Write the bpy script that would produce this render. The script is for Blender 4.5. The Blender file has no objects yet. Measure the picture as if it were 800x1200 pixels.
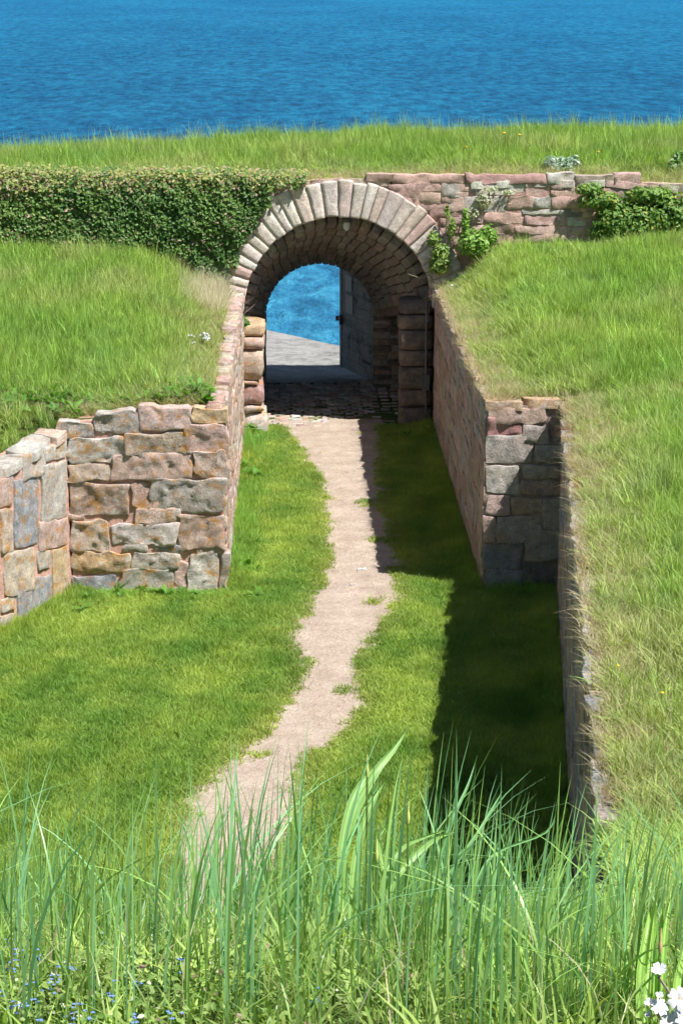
import bpy, math, random
import numpy as np
from mathutils import Vector

SC = bpy.context.scene
COL = SC.collection
rnd = random.Random(7)
rng = np.random.default_rng(11)

# ------------------------------------------------------------------ camera
F_PX, H_CAM = 2500.0, 6.5
PITCH = math.atan(638 / F_PX)
YAW = math.radians(1.2)
cam = bpy.data.cameras.new('camera')
cam.sensor_fit = 'VERTICAL'; cam.sensor_height = 24.0; cam.lens = 24.0 * F_PX / 1200
cam.clip_start = 0.1; cam.clip_end = 12000
camo = bpy.data.objects.new('camera', cam); COL.objects.link(camo)
camo.location = (0, 0, H_CAM)
camo.rotation_euler = (math.pi / 2 - PITCH, 0, -YAW)
SC.camera = camo

# ------------------------------------------------------------------ world, sun, exposure
SUNV = Vector((1.11, -0.74, 2.1)).normalized()          # towards the sun
w = bpy.data.worlds.new('World'); SC.world = w; w.use_nodes = True
nt = w.node_tree; nt.nodes.clear()
sky = nt.nodes.new('ShaderNodeTexSky'); sky.sky_type = 'NISHITA'; sky.sun_disc = False
sky.sun_elevation = math.asin(SUNV.z); sky.sun_rotation = math.atan2(SUNV.x, SUNV.y)
sky.air_density = 1.0; sky.dust_density = 0.3; sky.ozone_density = 1.5
bg = nt.nodes.new('ShaderNodeBackground'); bg.inputs[1].default_value = 0.052
wo = nt.nodes.new('ShaderNodeOutputWorld')
nt.links.new(sky.outputs[0], bg.inputs[0]); nt.links.new(bg.outputs[0], wo.inputs[0])
sl = bpy.data.lights.new('sun', 'SUN'); sl.energy = 5.0; sl.angle = math.radians(0.5); sl.color = (1.0, 0.965, 0.92)
so = bpy.data.objects.new('sun', sl); COL.objects.link(so)
so.rotation_euler = SUNV.to_track_quat('Z', 'Y').to_euler(); so.location = (20, -8, 40)
SC.view_settings.view_transform = 'Standard'; SC.view_settings.look = 'None'
SC.view_settings.exposure = 0.68; SC.view_settings.gamma = 1.0
SC.cycles.max_bounces = 4; SC.cycles.diffuse_bounces = 2; SC.cycles.glossy_bounces = 2; SC.cycles.transmission_bounces = 2; SC.cycles.transparent_max_bounces = 4
SC.cycles.caustics_reflective = False; SC.cycles.caustics_refractive = False
try:
    SC.cycles.use_denoising = True; SC.cycles.use_adaptive_sampling = True; SC.cycles.adaptive_threshold = 0.03
except Exception:
    pass

# ------------------------------------------------------------------ helpers: projection of measured points onto real planes
_ct, _st, _cy, _sy = math.cos(PITCH), math.sin(PITCH), math.cos(YAW), math.sin(YAW)
def ray(px, py):
    a = (px - 400) / F_PX; b = -(py - 600) / F_PX
    return np.array((_cy * a + _sy * _ct + b * _sy * _st, -_sy * a + _cy * _ct + b * _cy * _st, -_st + b * _ct))
def onz(px, py, h=0.0):
    d = ray(px, py); t = (h - H_CAM) / d[2]; return np.array((d[0] * t, d[1] * t, h))
def onplane(px, py, O, N):
    d = ray(px, py); c = np.array((0, 0, H_CAM)); t = np.dot(np.asarray(O) - c, N) / np.dot(d, N); return c + d * t

# ------------------------------------------------------------------ helpers: noise
def _hash(ix, iy, iz, s):
    n = (ix * 374761393 + iy * 668265263 + iz * 2147483647 + s * 974634777) & 0xffffffff
    n = ((n ^ (n >> 13)) * 1274126177) & 0xffffffff
    n = (n ^ (n >> 16)) & 0xffff
    return n / 32767.5 - 1
def noise(p, f=1.0, s=0):
    p = np.asarray(p, float) * f + 1000.0
    i = np.floor(p).astype(np.int64); t = p - i; t = t * t * (3 - 2 * t)
    r = 0
    for a in (0, 1):
        for b in (0, 1):
            for c in (0, 1):
                wgt = (t[..., 0] if a else 1 - t[..., 0]) * (t[..., 1] if b else 1 - t[..., 1]) * (t[..., 2] if c else 1 - t[..., 2])
                r = r + wgt * _hash(i[..., 0] + a, i[..., 1] + b, i[..., 2] + c, s)
    return r
def noise2(x, y, f=1.0, s=0):
    x = np.asarray(x, float); y = np.asarray(y, float)
    x, y = np.broadcast_arrays(x, y)
    return noise(np.stack([x, y, np.full_like(x, 0.37 / f)], -1), f, s)
def sstep(a, b, x):
    t = np.clip((np.asarray(x, float) - a) / (b - a), 0, 1); return t * t * (3 - 2 * t)

# ------------------------------------------------------------------ helpers: objects
def tag(o, label=None, cat=None, group=None, kind=None):
    if label: o['label'] = label
    if cat: o['category'] = cat
    if group: o['group'] = group
    if kind: o['kind'] = kind
    return o
def empty(name, loc, label, cat, group=None):
    o = bpy.data.objects.new(name, None); COL.objects.link(o); o.location = loc
    o.empty_display_size = 0.2
    return tag(o, label, cat, group)
def mobj(name, V, Fc, m, parent=None, smooth=True, color=None, tint=None, matidx=None):
    me = bpy.data.meshes.new(name)
    V = np.asarray(V, float)
    if parent is not None: V = V - np.array(parent.location)
    if isinstance(Fc, np.ndarray):
        k = Fc.shape[1]
        me.vertices.add(len(V)); me.vertices.foreach_set('co', V.astype(np.float32).ravel())
        me.loops.add(Fc.size); me.loops.foreach_set('vertex_index', Fc.astype(np.int32).ravel())
        me.polygons.add(len(Fc)); me.polygons.foreach_set('loop_start', np.arange(0, Fc.size, k, dtype=np.int32))
        me.polygons.foreach_set('loop_total', np.full(len(Fc), k, dtype=np.int32))
        me.update(calc_edges=True)
    else:
        me.from_pydata([tuple(v) for v in V], [], [tuple(f) for f in Fc])
    if smooth: me.polygons.foreach_set('use_smooth', [True] * len(me.polygons))
    if tint is not None:
        a = me.attributes.new('tint', 'FLOAT_COLOR', 'POINT')
        t = np.ones((len(V), 4), np.float32); t[:, :3] = tint; a.data.foreach_set('color', t.ravel())
    ms = m if isinstance(m, (list, tuple)) else [m]
    for x in ms: me.materials.append(x)
    if matidx is not None: me.polygons.foreach_set('material_index', list(matidx))
    me.update()
    o = bpy.data.objects.new(name, me); COL.objects.link(o)
    if parent is not None: o.parent = parent
    if color is not None: o.color = (*color, 1)
    return o
def box_vf(x0, x1, y0, y1, z0, z1):
    V = [(x, y, z) for x in (x0, x1) for y in (y0, y1) for z in (z0, z1)]
    return V, [(0, 1, 3, 2), (4, 6, 7, 5), (0, 4, 5, 1), (2, 3, 7, 6), (0, 2, 6, 4), (1, 5, 7, 3)]
class MB:
    def __init__(s): s.v = []; s.f = []
    def add(s, V, Fc):
        b = len(s.v); s.v += [tuple(v) for v in V]; s.f += [tuple(i + b for i in f) for f in Fc]; return s
    def box(s, *a): return s.add(*box_vf(*a))
    def tube(s, pts, r, n=6, cap=True):
        pts = [np.asarray(p, float) for p in pts]
        rs = r if isinstance(r, (list, tuple)) else [r] * len(pts)
        V = []
        for i, p in enumerate(pts):
            d = pts[min(i + 1, len(pts) - 1)] - pts[max(i - 1, 0)]; d = d / (np.linalg.norm(d) + 1e-9)
            a = np.cross(d, (0, 0, 1.0)) if abs(d[2]) < .9 else np.cross(d, (1.0, 0, 0)); a /= np.linalg.norm(a); b = np.cross(d, a)
            for k in range(n):
                t = 2 * math.pi * k / n; V.append(p + rs[i] * (math.cos(t) * a + math.sin(t) * b))
        Fc = [(i * n + k, i * n + (k + 1) % n, (i + 1) * n + (k + 1) % n, (i + 1) * n + k) for i in range(len(pts) - 1) for k in range(n)]
        if cap: Fc += [tuple(range(n))[::-1], tuple((len(pts) - 1) * n + k for k in range(n))]
        return s.add(V, Fc)
    def lathe(s, prof, c, n=16):
        V = [(c[0] + r * math.cos(2 * math.pi * k / n), c[1] + r * math.sin(2 * math.pi * k / n), c[2] + z) for r, z in prof for k in range(n)]
        Fc = [(i * n + k, i * n + (k + 1) % n, (i + 1) * n + (k + 1) % n, (i + 1) * n + k) for i in range(len(prof) - 1) for k in range(n)]
        return s.add(V, Fc)
    def build(s, name, m, parent=None, smooth=False): return mobj(name, s.v, s.f, m, parent, smooth)

# ------------------------------------------------------------------ materials
def mat(name):
    m = bpy.data.materials.new(name); m.use_nodes = True
    n = m.node_tree; b = n.nodes['Principled BSDF']; b.inputs['Roughness'].default_value = .85
    b.inputs['Specular IOR Level'].default_value = .25
    return m, n, b
def N(n, t, **k):
    x = n.nodes.new(t)
    for a, v in k.items():
        if a in x.inputs: x.inputs[a].default_value = v
        else: setattr(x, a, v)
    return x
def ramp(n, pts, src):
    r = n.nodes.new('ShaderNodeValToRGB'); e = r.color_ramp.elements
    while len(e) < len(pts): e.new(.5)
    for i, (p, c) in enumerate(pts):
        e[i].position = p; e[i].color = c if len(c) == 4 else (*c, 1)
    n.links.new(src, r.inputs[0]); return r
def mix(n, fac, a, b, mode='MIX'):
    x = n.nodes.new('ShaderNodeMix'); x.data_type = 'RGBA'; x.blend_type = mode
    for s, v in ((x.inputs[0], fac), (x.inputs[6], a), (x.inputs[7], b)):
        if hasattr(v, 'links'): n.links.new(v, s)
        elif isinstance(v, (int, float)): s.default_value = v
        else: s.default_value = (*v, 1)
    return x.outputs[2]
def tex(n, scale, detail=4, rough=.6, vec=None, stretch=None):
    g = n.nodes.new('ShaderNodeNewGeometry')
    src = g.outputs['Position'] if vec is None else vec
    if stretch:
        mp = n.nodes.new('ShaderNodeMapping'); mp.inputs['Scale'].default_value = stretch
        n.links.new(src, mp.inputs[0]); src = mp.outputs[0]
    t = N(n, 'ShaderNodeTexNoise', Scale=scale, Detail=detail, Roughness=rough); n.links.new(src, t.inputs['Vector'])
    return t.outputs['Fac']
def bump(n, b, h, dist, strength=1.0, prev=None):
    x = N(n, 'ShaderNodeBump', Strength=strength, Distance=dist); n.links.new(h, x.inputs['Height'])
    if prev is not None: n.links.new(prev, x.inputs['Normal'])
    if b is not None: n.links.new(x.outputs[0], b.inputs['Normal'])
    return x.outputs[0]

def stone_material(name, lichen=.0, white=.0, dark=.5, stain=.6, bm=.03):
    m, n, b = mat(name)
    oi = n.nodes.new('ShaderNodeObjectInfo')
    c = oi.outputs['Color']
    n1 = tex(n, 9, 5, .65); r1 = ramp(n, [(.3, (dark, dark, dark)), (.52, (1, 1, 1)), (.75, (1.35, 1.32, 1.28))], n1)
    c = mix(n, 1.0, c, r1.outputs[0], 'MULTIPLY')
    n2 = tex(n, 55, 3, .7); r2 = ramp(n, [(.32, (.6, .58, .57)), (.5, (1, 1, 1)), (.7, (1.3, 1.3, 1.3))], n2)
    c = mix(n, .8, c, r2.outputs[0], 'MULTIPLY')
    # reddish / brown mineral staining
    n3 = tex(n, 4.2, 4, .6); r3 = ramp(n, [(.5, (0, 0, 0)), (.68, (stain, stain, stain))], n3)
    c = mix(n, r3.outputs[0], c, (.44, .31, .23))
    if lichen:
        n4 = tex(n, 5.0, 8, .75, stretch=(1, 1, 1.3)); r4 = ramp(n, [(.64 - lichen * .13, (0, 0, 0)), (.72 - lichen * .11, (.8, .8, .8))], n4)
        c = mix(n, r4.outputs[0], c, (.50, .24, .035))
    if white:
        n5 = tex(n, 14, 5, .7); r5 = ramp(n, [(.66 - white * .1, (0, 0, 0)), (.72 - white * .1, (.8, .8, .8))], n5)
        c = mix(n, r5.outputs[0], c, (.55, .54, .5))
    n.links.new(c, b.inputs['Base Color'])
    p = bump(n, None, tex(n, 14, 8, .78), bm, .9)
    bump(n, b, tex(n, 70, 4, .75), .008, 1, p)
    return m
M_LW = stone_material('granite_lichened', .95, .8, .60, .45, .024)
M_RW = stone_material('granite_passage', .12, .15, .6)
M_SAND = stone_material('sandstone_wall', .12, .5, .68, .35)
M_ARCH = stone_material('sandstone_arch', .02, .3, .74, .2)
M_CAP = stone_material('coping_lichened', .6, 1.0, .6)
def simple(name, c, rough=.8, n_scale=20, var=.25, metal=0, bmp=.003, stretch=None):
    m, n, b = mat(name)
    t = tex(n, n_scale, 5, .65, stretch=stretch)
    r = ramp(n, [(.3, tuple(x * (1 - var) for x in c)), (.7, tuple(min(1, x * (1 + var)) for x in c))], t)
    n.links.new(r.outputs[0], b.inputs['Base Color']); b.inputs['Roughness'].default_value = rough; b.inputs['Metallic'].default_value = metal
    bump(n, b, tex(n, n_scale * 3, 4, .7, stretch=stretch), bmp, 1)
    return m
M_MORT = simple('pink_mortar', (.56, .34, .27), .95, 11, .3, bmp=.02)
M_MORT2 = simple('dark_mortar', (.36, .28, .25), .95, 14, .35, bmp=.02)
M_MORT3 = simple('red_mortar', (.52, .33, .29), .95, 14, .3, bmp=.02)
M_IRON = simple('iron', (.08, .08, .085), .55, 30, .4, .5)
M_PIPE = simple('grey_pipe', (.12, .14, .15), .5, 20, .2, .4)
M_PAPER = simple('white_paper', (.78, .80, .82), .7, 12, .04, bmp=.0005)
M_WHITE = simple('white_petal', (.68, .70, .73), .6, 40, .05, bmp=.001)
M_YEL = simple('yellow_petal', (.75, .5, .03), .6, 60, .15, bmp=.001)
M_BLUE = simple('blue_petal', (.16, .27, .62), .6, 60, .2, bmp=.001)
M_TWIG = simple('pale_twig', (.34, .27, .20), .8, 60, .25)
M_STEM = simple('green_stem', (.13, .24, .05), .6, 60, .25)
M_CHALK = simple('white_stone', (.62, .62, .6), .8, 30, .15)

def ground_material():
    m, n, b = mat('turf_ground')
    a = ramp(n, [(.3, (.035, .065, .012)), (.5, (.075, .13, .022)), (.68, (.16, .17, .055))], tex(n, 2.3, 6, .7))
    c = mix(n, .8, a.outputs[0], ramp(n, [(.3, (.5, .5, .45)), (.7, (1.5, 1.4, 1.3))], tex(n, 45, 3, .7)).outputs[0], 'MULTIPLY')
    n.links.new(c, b.inputs['Base Color']); b.inputs['Roughness'].default_value = 1
    bump(n, b, tex(n, 30, 5, .7), .03, 1)
    return m
M_GROUND = ground_material()
def path_material():
    m, n, b = mat('gravel_path')
    c = ramp(n, [(.3, (.32, .25, .195)), (.55, (.41, .335, .27)), (.75, (.48, .40, .33))], tex(n, 3.0, 5, .65)).outputs[0]
    v = N(n, 'ShaderNodeTexVoronoi', Scale=42.0); g = n.nodes.new('ShaderNodeNewGeometry'); n.links.new(g.outputs['Position'], v.inputs['Vector'])
    sp = ramp(n, [(0, (.78, .77, .75)), (.5, (1, 1, 1)), (1, (1.2, 1.2, 1.18))], v.outputs['Color'])
    c = mix(n, .75, c, sp.outputs[0], 'MULTIPLY')
    c = mix(n, .6, c, ramp(n, [(.35, (.7, .7, .7)), (.65, (1.2, 1.2, 1.2))], tex(n, 120, 3, .7)).outputs[0], 'MULTIPLY')
    gr = ramp(n, [(.60, (0, 0, 0)), (.72, (.6, .6, .6))], tex(n, 5.5, 6, .75))
    c = mix(n, gr.outputs[0], c, (.19, .19, .07))
    n.links.new(c, b.inputs['Base Color']); b.inputs['Roughness'].default_value = .95
    p = bump(n, None, tex(n, 8, 4, .6), .03, .7)
    bump(n, b, v.outputs['Distance'], .008, .8, p)
    return m
M_PATH = path_material()
def quay_material():
    m, n, b = mat('quay_concrete')
    c = ramp(n, [(.35, (.15, .15, .145)), (.5, (.33, .325, .31)), (.65, (.46, .45, .43))], tex(n, 3.5, 9, .82)).outputs[0]
    c = mix(n, .7, c, ramp(n, [(.35, (.6, .6, .6)), (.65, (1.25, 1.25, 1.25))], tex(n, 40, 4, .7)).outputs[0], 'MULTIPLY')
    n.links.new(c, b.inputs['Base Color']); bump(n, b, tex(n, 25, 6, .75), .03, 1); return m
M_QUAY = quay_material()
def water_material():
    m, n, b = mat('sea_water')
    n.nodes.remove(b)
    big = tex(n, .03, 5, .65, stretch=(1, .35, 1))
    c = ramp(n, [(.35, (.004, .130, .30)), (.65, (.009, .180, .375))], big).outputs[0]
    # water colour blends to a paler blue towards the shore
    g = n.nodes.new('ShaderNodeNewGeometry'); sp = n.nodes.new('ShaderNodeSeparateXYZ'); n.links.new(g.outputs['Position'], sp.inputs[0])
    mr = N(n, 'ShaderNodeMapRange'); mr.inputs[1].default_value = 60; mr.inputs[2].default_value = 100; mr.inputs[3].default_value = 1; mr.inputs[4].default_value = 0
    n.links.new(sp.outputs['Y'], mr.inputs[0])
    c = mix(n, mr.outputs[0], c, (.034, .27, .50))
    rip = tex(n, 1.0, 7, .76, stretch=(1.2, .42, 1))
    c = mix(n, .9, c, ramp(n, [(.38, (.40, .50, .58)), (.5, (1, 1, 1)), (.61, (2.2, 1.6, 1.35))], rip).outputs[0], 'MULTIPLY')  # bright and dark wave faces painted into the water colour
    p = bump(n, None, tex(n, .25, 3, .55, stretch=(.55, 1, 1)), 1.2, .9)
    p = bump(n, None, rip, .9, 1, p)
    p = bump(n, None, tex(n, 3.8, 3, .6, stretch=(.7, 1, 1)), .06, .9, p)
    d = n.nodes.new('ShaderNodeBsdfDiffuse'); n.links.new(c, d.inputs['Color']); n.links.new(p, d.inputs['Normal'])
    gl = n.nodes.new('ShaderNodeBsdfGlossy'); gl.inputs['Roughness'].default_value = .14; n.links.new(p, gl.inputs['Normal']); gl.inputs['Color'].default_value = (.75, .9, 1, 1)
    fr = N(n, 'ShaderNodeFresnel', IOR=1.12); n.links.new(p, fr.inputs['Normal'])
    mu = N(n, 'ShaderNodeMath', operation='MULTIPLY'); mu.inputs[1].default_value = .42; n.links.new(fr.outputs[0], mu.inputs[0])
    ms = n.nodes.new('ShaderNodeMixShader'); n.links.new(mu.outputs[0], ms.inputs[0]); n.links.new(d.outputs[0], ms.inputs[1]); n.links.new(gl.outputs[0], ms.inputs[2])
    n.links.new(ms.outputs[0], n.nodes['Material Output'].inputs['Surface'])
    return m
M_SEA = water_material()
def leaf_material(name, kind, trans=.35, rough=.5, gain=1.0, spec=.3):
    m, n, b = mat(name)
    at = n.nodes.new('ShaderNodeAttribute'); at.attribute_name = 'tint'; at.attribute_type = kind
    c = at.outputs['Color']
    if gain != 1: c = mix(n, 1.0, c, (gain, gain, gain), 'MULTIPLY')
    n.links.new(c, b.inputs['Base Color']); b.inputs['Roughness'].default_value = rough; b.inputs['Specular IOR Level'].default_value = spec
    tr = n.nodes.new('ShaderNodeBsdfTranslucent')
    c2 = mix(n, 1.0, c, (1.25, 1.25, .6), 'MULTIPLY'); n.links.new(c2, tr.inputs['Color'])
    ms = n.nodes.new('ShaderNodeMixShader'); ms.inputs[0].default_value = trans
    out = n.nodes['Material Output']
    n.links.new(b.outputs[0], ms.inputs[1]); n.links.new(tr.outputs[0], ms.inputs[2]); n.links.new(ms.outputs[0], out.inputs['Surface'])
    return m
M_GRASS = leaf_material('grass_blades', 'INSTANCER', .42, .55)
M_LEAF = leaf_material('leaves', 'GEOMETRY', .3, .45)
M_BLADE = leaf_material('tall_blades', 'GEOMETRY', .45, .38, spec=.5)

# ------------------------------------------------------------------ layout of the place
YF, YA, YR, YO = 22.0, 30.4, 33.5, 36.0      # front faces, rampart face, inner arch, outer face
def xL(y): y = np.asarray(y, float); return np.where(y >= YF, -.78, -2.42 - .42 * (YF - y))
def xR(y): y = np.asarray(y, float); return np.where(y >= YF, 1.98, 2.79 - .103 * (YF - y))
PL = ([-400, -20, 0, 2.5, 3.4, 4, 5, 6.5, 9, 12, 13.2, 14], [5.0, 5.0, 4.95, 4.9, 4.77, 4.50, 4.00, 3.24, 2.02, .52, .04, 0])
PR = ([-400, -20, 0, 2.5, 3.6, 5, 6, 8, 9.5, 11, 12.6, 14.0, 15], [5.0, 5.0, 4.95, 4.9, 4.63, 4.05, 3.61, 2.72, 2.06, 1.38, .52, .02, 0])
PRO = ([-400, -20, 0, 2.5, 3.6, 5, 6, 8, 9.5, 11, 60], [5.0, 5.0, 4.95, 4.9, 4.63, 4.07, 3.68, 2.84, 2.3, 1.92, 1.5])
PLO = ([-400, -20, 0, 2.5, 3.4, 4, 5, 6.5, 9, 11, 60], [5.0, 5.0, 4.95, 4.9, 4.77, 4.50, 4.00, 3.24, 2.15, 1.55, 1.35])
def h_in(x, y):
    x = np.asarray(x, float); y = np.asarray(y, float)
    wgt = sstep(.05, .13, x / np.maximum(y, 1))
    a = np.interp(y, *PL); b = np.interp(y, *PR)
    h = a * (1 - wgt) + b * wgt + .02 * noise2(x, y, .9, 3) + .006 * noise2(x, y, 4, 5)
    return h * sstep(33.6, 30.9, y) + np.interp(y, [30.9, 33.6, 34.2, 36.0, 36.6, 38, 60, 300], [0, -.02, -.08, -.40, -2.5, -4, -6, -8]) * sstep(30.9, 33.6, y)
def h_left(x, y):
    t = np.clip((y - YF) / (YA - YF), 0, 1)
    a = 1.98 + .52 * t * sstep(-1.0, -2.4, x) - .16 * sstep(-1.2, -2.4, x) * (1 - t)
    a = np.where(y < YF, np.clip(1.70 - .085 * (YF - y), 1.25, 2), a)
    return np.maximum(a, np.interp(y, *PLO)) + .03 * noise2(x, y, 1.1, 3)
def h_right(x, y):
    t = np.clip((y - YF) / (YA - YF), 0, 1)
    a = 2.06 + .50 * t * sstep(2.1, 3.0, x) + .06 * np.clip(x - 2.5, 0, 4)
    return np.maximum(a, np.interp(y, *PRO)) + .03 * noise2(x, y, 1.1, 3)
def h_ramp(x, y):
    e = np.interp(y, [YA, 31.2, 33, 35, 35.7, 36.2], [3.57, 3.62, 3.62, 3.61, 3.56, 3.35])
    return e - .11 * sstep(4.55, 4.8, x) * sstep(31.6, 30.6, y) + .034 * np.clip(x, -8, 2) * sstep(30.4, 33, y) + .012 * np.clip(x, -8, 2) + .03 * noise2(x, y, .9, 8)
TH = .34
def ground_h(x, y):
    x = np.asarray(x, float); y = np.asarray(y, float); x, y = np.broadcast_arrays(x, y)
    l = x < xL(y); r = x > xR(y)
    return np.where(y > YA + .02, h_ramp(x, y), np.where(l, h_left(x, y), np.where(r, h_right(x, y), h_in(x, y))))

# ------------------------------------------------------------------ ground sheet (one mesh; its steps stand inside the walls)
def build_ground():
    ys = sorted(set([-4000, -400, -60, -20, -8, -3] + list(np.arange(-1, 21.9, .3)) + [YF + .118, YF + .122] + list(np.arange(YF + .3, YA - .05, .4)) +
                [YA + .1, YA + .2] + list(np.arange(30.9, 48, .5)) + [60, 100, 300, 1500, 6000]))
    rows = []
    for y in ys:
        a = float(xL(y)) ; b = float(xR(y))
        if YF + .11 < y < YF + .12: a, b = -2.42, 2.79
        if y > YA + .15: a, b = -.78, 1.98
        left = np.concatenate([[-5000, -300, -60, -20], np.linspace(a - 9, a - TH * .8, 16)])
        ins = np.linspace(a - .06, b + .06, 22)
        right = np.concatenate([np.linspace(b + TH * .8, b + 9, 16), [20, 60, 300, 5000]])
        if y > YA + .15:
            hl, hr = h_in(left, y), h_in(right, y)
        else:
            yq = YF + .2 if YF < y < YF + .119 else y; hl, hr = h_left(left, yq), h_right(right, yq)
        hi = h_in(ins, y)
        xs = np.concatenate([left, ins, right]); hs = np.concatenate([hl, hi, hr])
        rows.append(np.stack([xs, np.full_like(xs, y), hs], -1))
    V = np.concatenate(rows); nc = len(rows[0]); Fc = []
    i, j = np.meshgrid(np.arange(len(ys) - 1), np.arange(nc - 1), indexing='ij'); a = (i * nc + j).ravel()
    Fc = np.stack([a, a + 1, a + nc + 1, a + nc], -1)
    tag(mobj('ground', V, Fc, M_GROUND), 'grassy ground of the sunken court, its banks and the terraces above the walls', kind='structure')
build_ground()

# path edges measured in the court (left, right)
PATH = [(497, 334, 440), (507, 339, 443), (540, 362, 443), (570, 380, 443), (615, 384, 452), (660, 389, 461), (687, 380, 463), (705, 368, 462), (723, 355, 456), (750, 343, 432), (775, 358, 417),
        (800, 352, 416), (825, 340, 420), (850, 318, 408), (880, 285, 372), (905, 256, 354), (940, 228, 344), (975, 219, 330), (1010, 214, 322), (1050, 208, 312), (1090, 200, 305)]
_pl = np.array([onz(a, y)[:2] for y, a, b in PATH]); _pr = np.array([onz(b, y)[:2] for y, a, b in PATH])
def path_edges(y):
    o = np.argsort(_pl[:, 1]); q = np.argsort(_pr[:, 1])
    return np.interp(y, _pl[o, 1], _pl[o, 0]), np.interp(y, _pr[q, 1], _pr[q, 0])
def path_field(x, y):
    """metres outside the worn path (negative on it), with a ragged outline"""
    a, b = path_edges(y)
    return np.maximum(a - x, x - b) - .05 + .07 * noise2(x, y, 2.6, 31) + .055 * noise2(x, y, 7, 32) + .05 * noise2(x, y, 19, 36)
def build_path():
    ys = np.arange(12.4, 31.0, .026); xs = np.arange(-2.2, 1.3, .026)
    X_, Y2 = np.meshgrid(xs, ys, indexing='xy'); f = path_field(X_, Y2)
    Z_ = h_in(X_, Y2) + .014 - .006 * sstep(.1, -.2, f) + .004 * noise2(X_, Y2, 9, 4)
    V = np.stack([X_, Y2, Z_], -1).reshape(-1, 3); nc = len(xs); fc = (f[:-1, :-1] + f[1:, 1:]) / 2
    ii, jj = np.nonzero(fc < .045); a = ii * nc + jj; Fc = np.stack([a, a + 1, a + nc + 1, a + nc], -1)
    used, inv = np.unique(Fc, return_inverse=True)
    tag(mobj('path', V[used], inv.reshape(-1, 4), M_PATH), 'pinkish gravel footpath worn through the lawn to the arch', kind='structure')
build_path()

# quay slab and sea
def build_quay():
    e0, e1 = np.array((-.63, 42.1)), np.array((.81, 39.9)); d = (e1 - e0) / np.linalg.norm(e1 - e0)
    xs = np.linspace(-14, 3.2, 60); V = []; nr = 40
    for x in xs:
        t = (x - e0[0]) / d[0]; ye = e0[1] + d[1] * t + .08 * float(noise2(x, 0, 1.4, 9)); ye = max(ye, 36.4)
        for k in range(nr):
            y = 33.72 + (ye - 33.72) * k / (nr - 1)
            V.append((x, y, float(np.interp(y, [33.7, 34.2, 36.8, 41, 60], [.035, .0, -.34, -.46, -.9])) + .02 * float(noise2(x, y, 2.2, 4))))
        V.append((x, ye + .02, -3.2))
    nc = nr + 1
    i, j = np.meshgrid(np.arange(len(xs) - 1), np.arange(nc - 1), indexing='ij'); a = (i * nc + j).ravel()
    tag(mobj('quay', V, np.stack([a, a + nc, a + nc + 1, a + 1], -1), M_QUAY), 'grey speckled concrete quay outside the gate by the water', kind='structure')
    ys = [37.0, 60, 120, 400, 1500, 9000]; xs = [-9000, -600, -60, 0, 60, 600, 9000]
    V = [(x, y, -1.6) for y in ys for x in xs]; nc = len(xs)
    Fc = [(r * nc + c, r * nc + c + 1, (r + 1) * nc + c + 1, (r + 1) * nc + c) for r in range(len(ys) - 1) for c in range(nc - 1)]
    tag(mobj('sea', V, Fc, M_SEA, smooth=False), 'blue rippled sea reaching beyond the grassy rampart', kind='structure')
build_quay()

# turf on top of the rampart
def build_turf():
    xs = np.concatenate([[-60, -30], np.arange(-14, 15, .3), [30, 60]]); ys = np.array([YA + .035, 30.8, 31.1] + list(np.arange(31.5, 36.0, .4)) + [36.02]); V = []
    for y in ys:
        for x in xs: V.append((x, y, float(h_ramp(x, y))))
    nc = len(xs); i, j = np.meshgrid(np.arange(len(ys) - 1), np.arange(nc - 1), indexing='ij'); a = (i * nc + j).ravel()
    tag(mobj('turf', V, np.stack([a, a + 1, a + nc + 1, a + nc], -1), M_GROUND), 'turf covering the top of the rampart above the arch', kind='structure')
build_turf()

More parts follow.
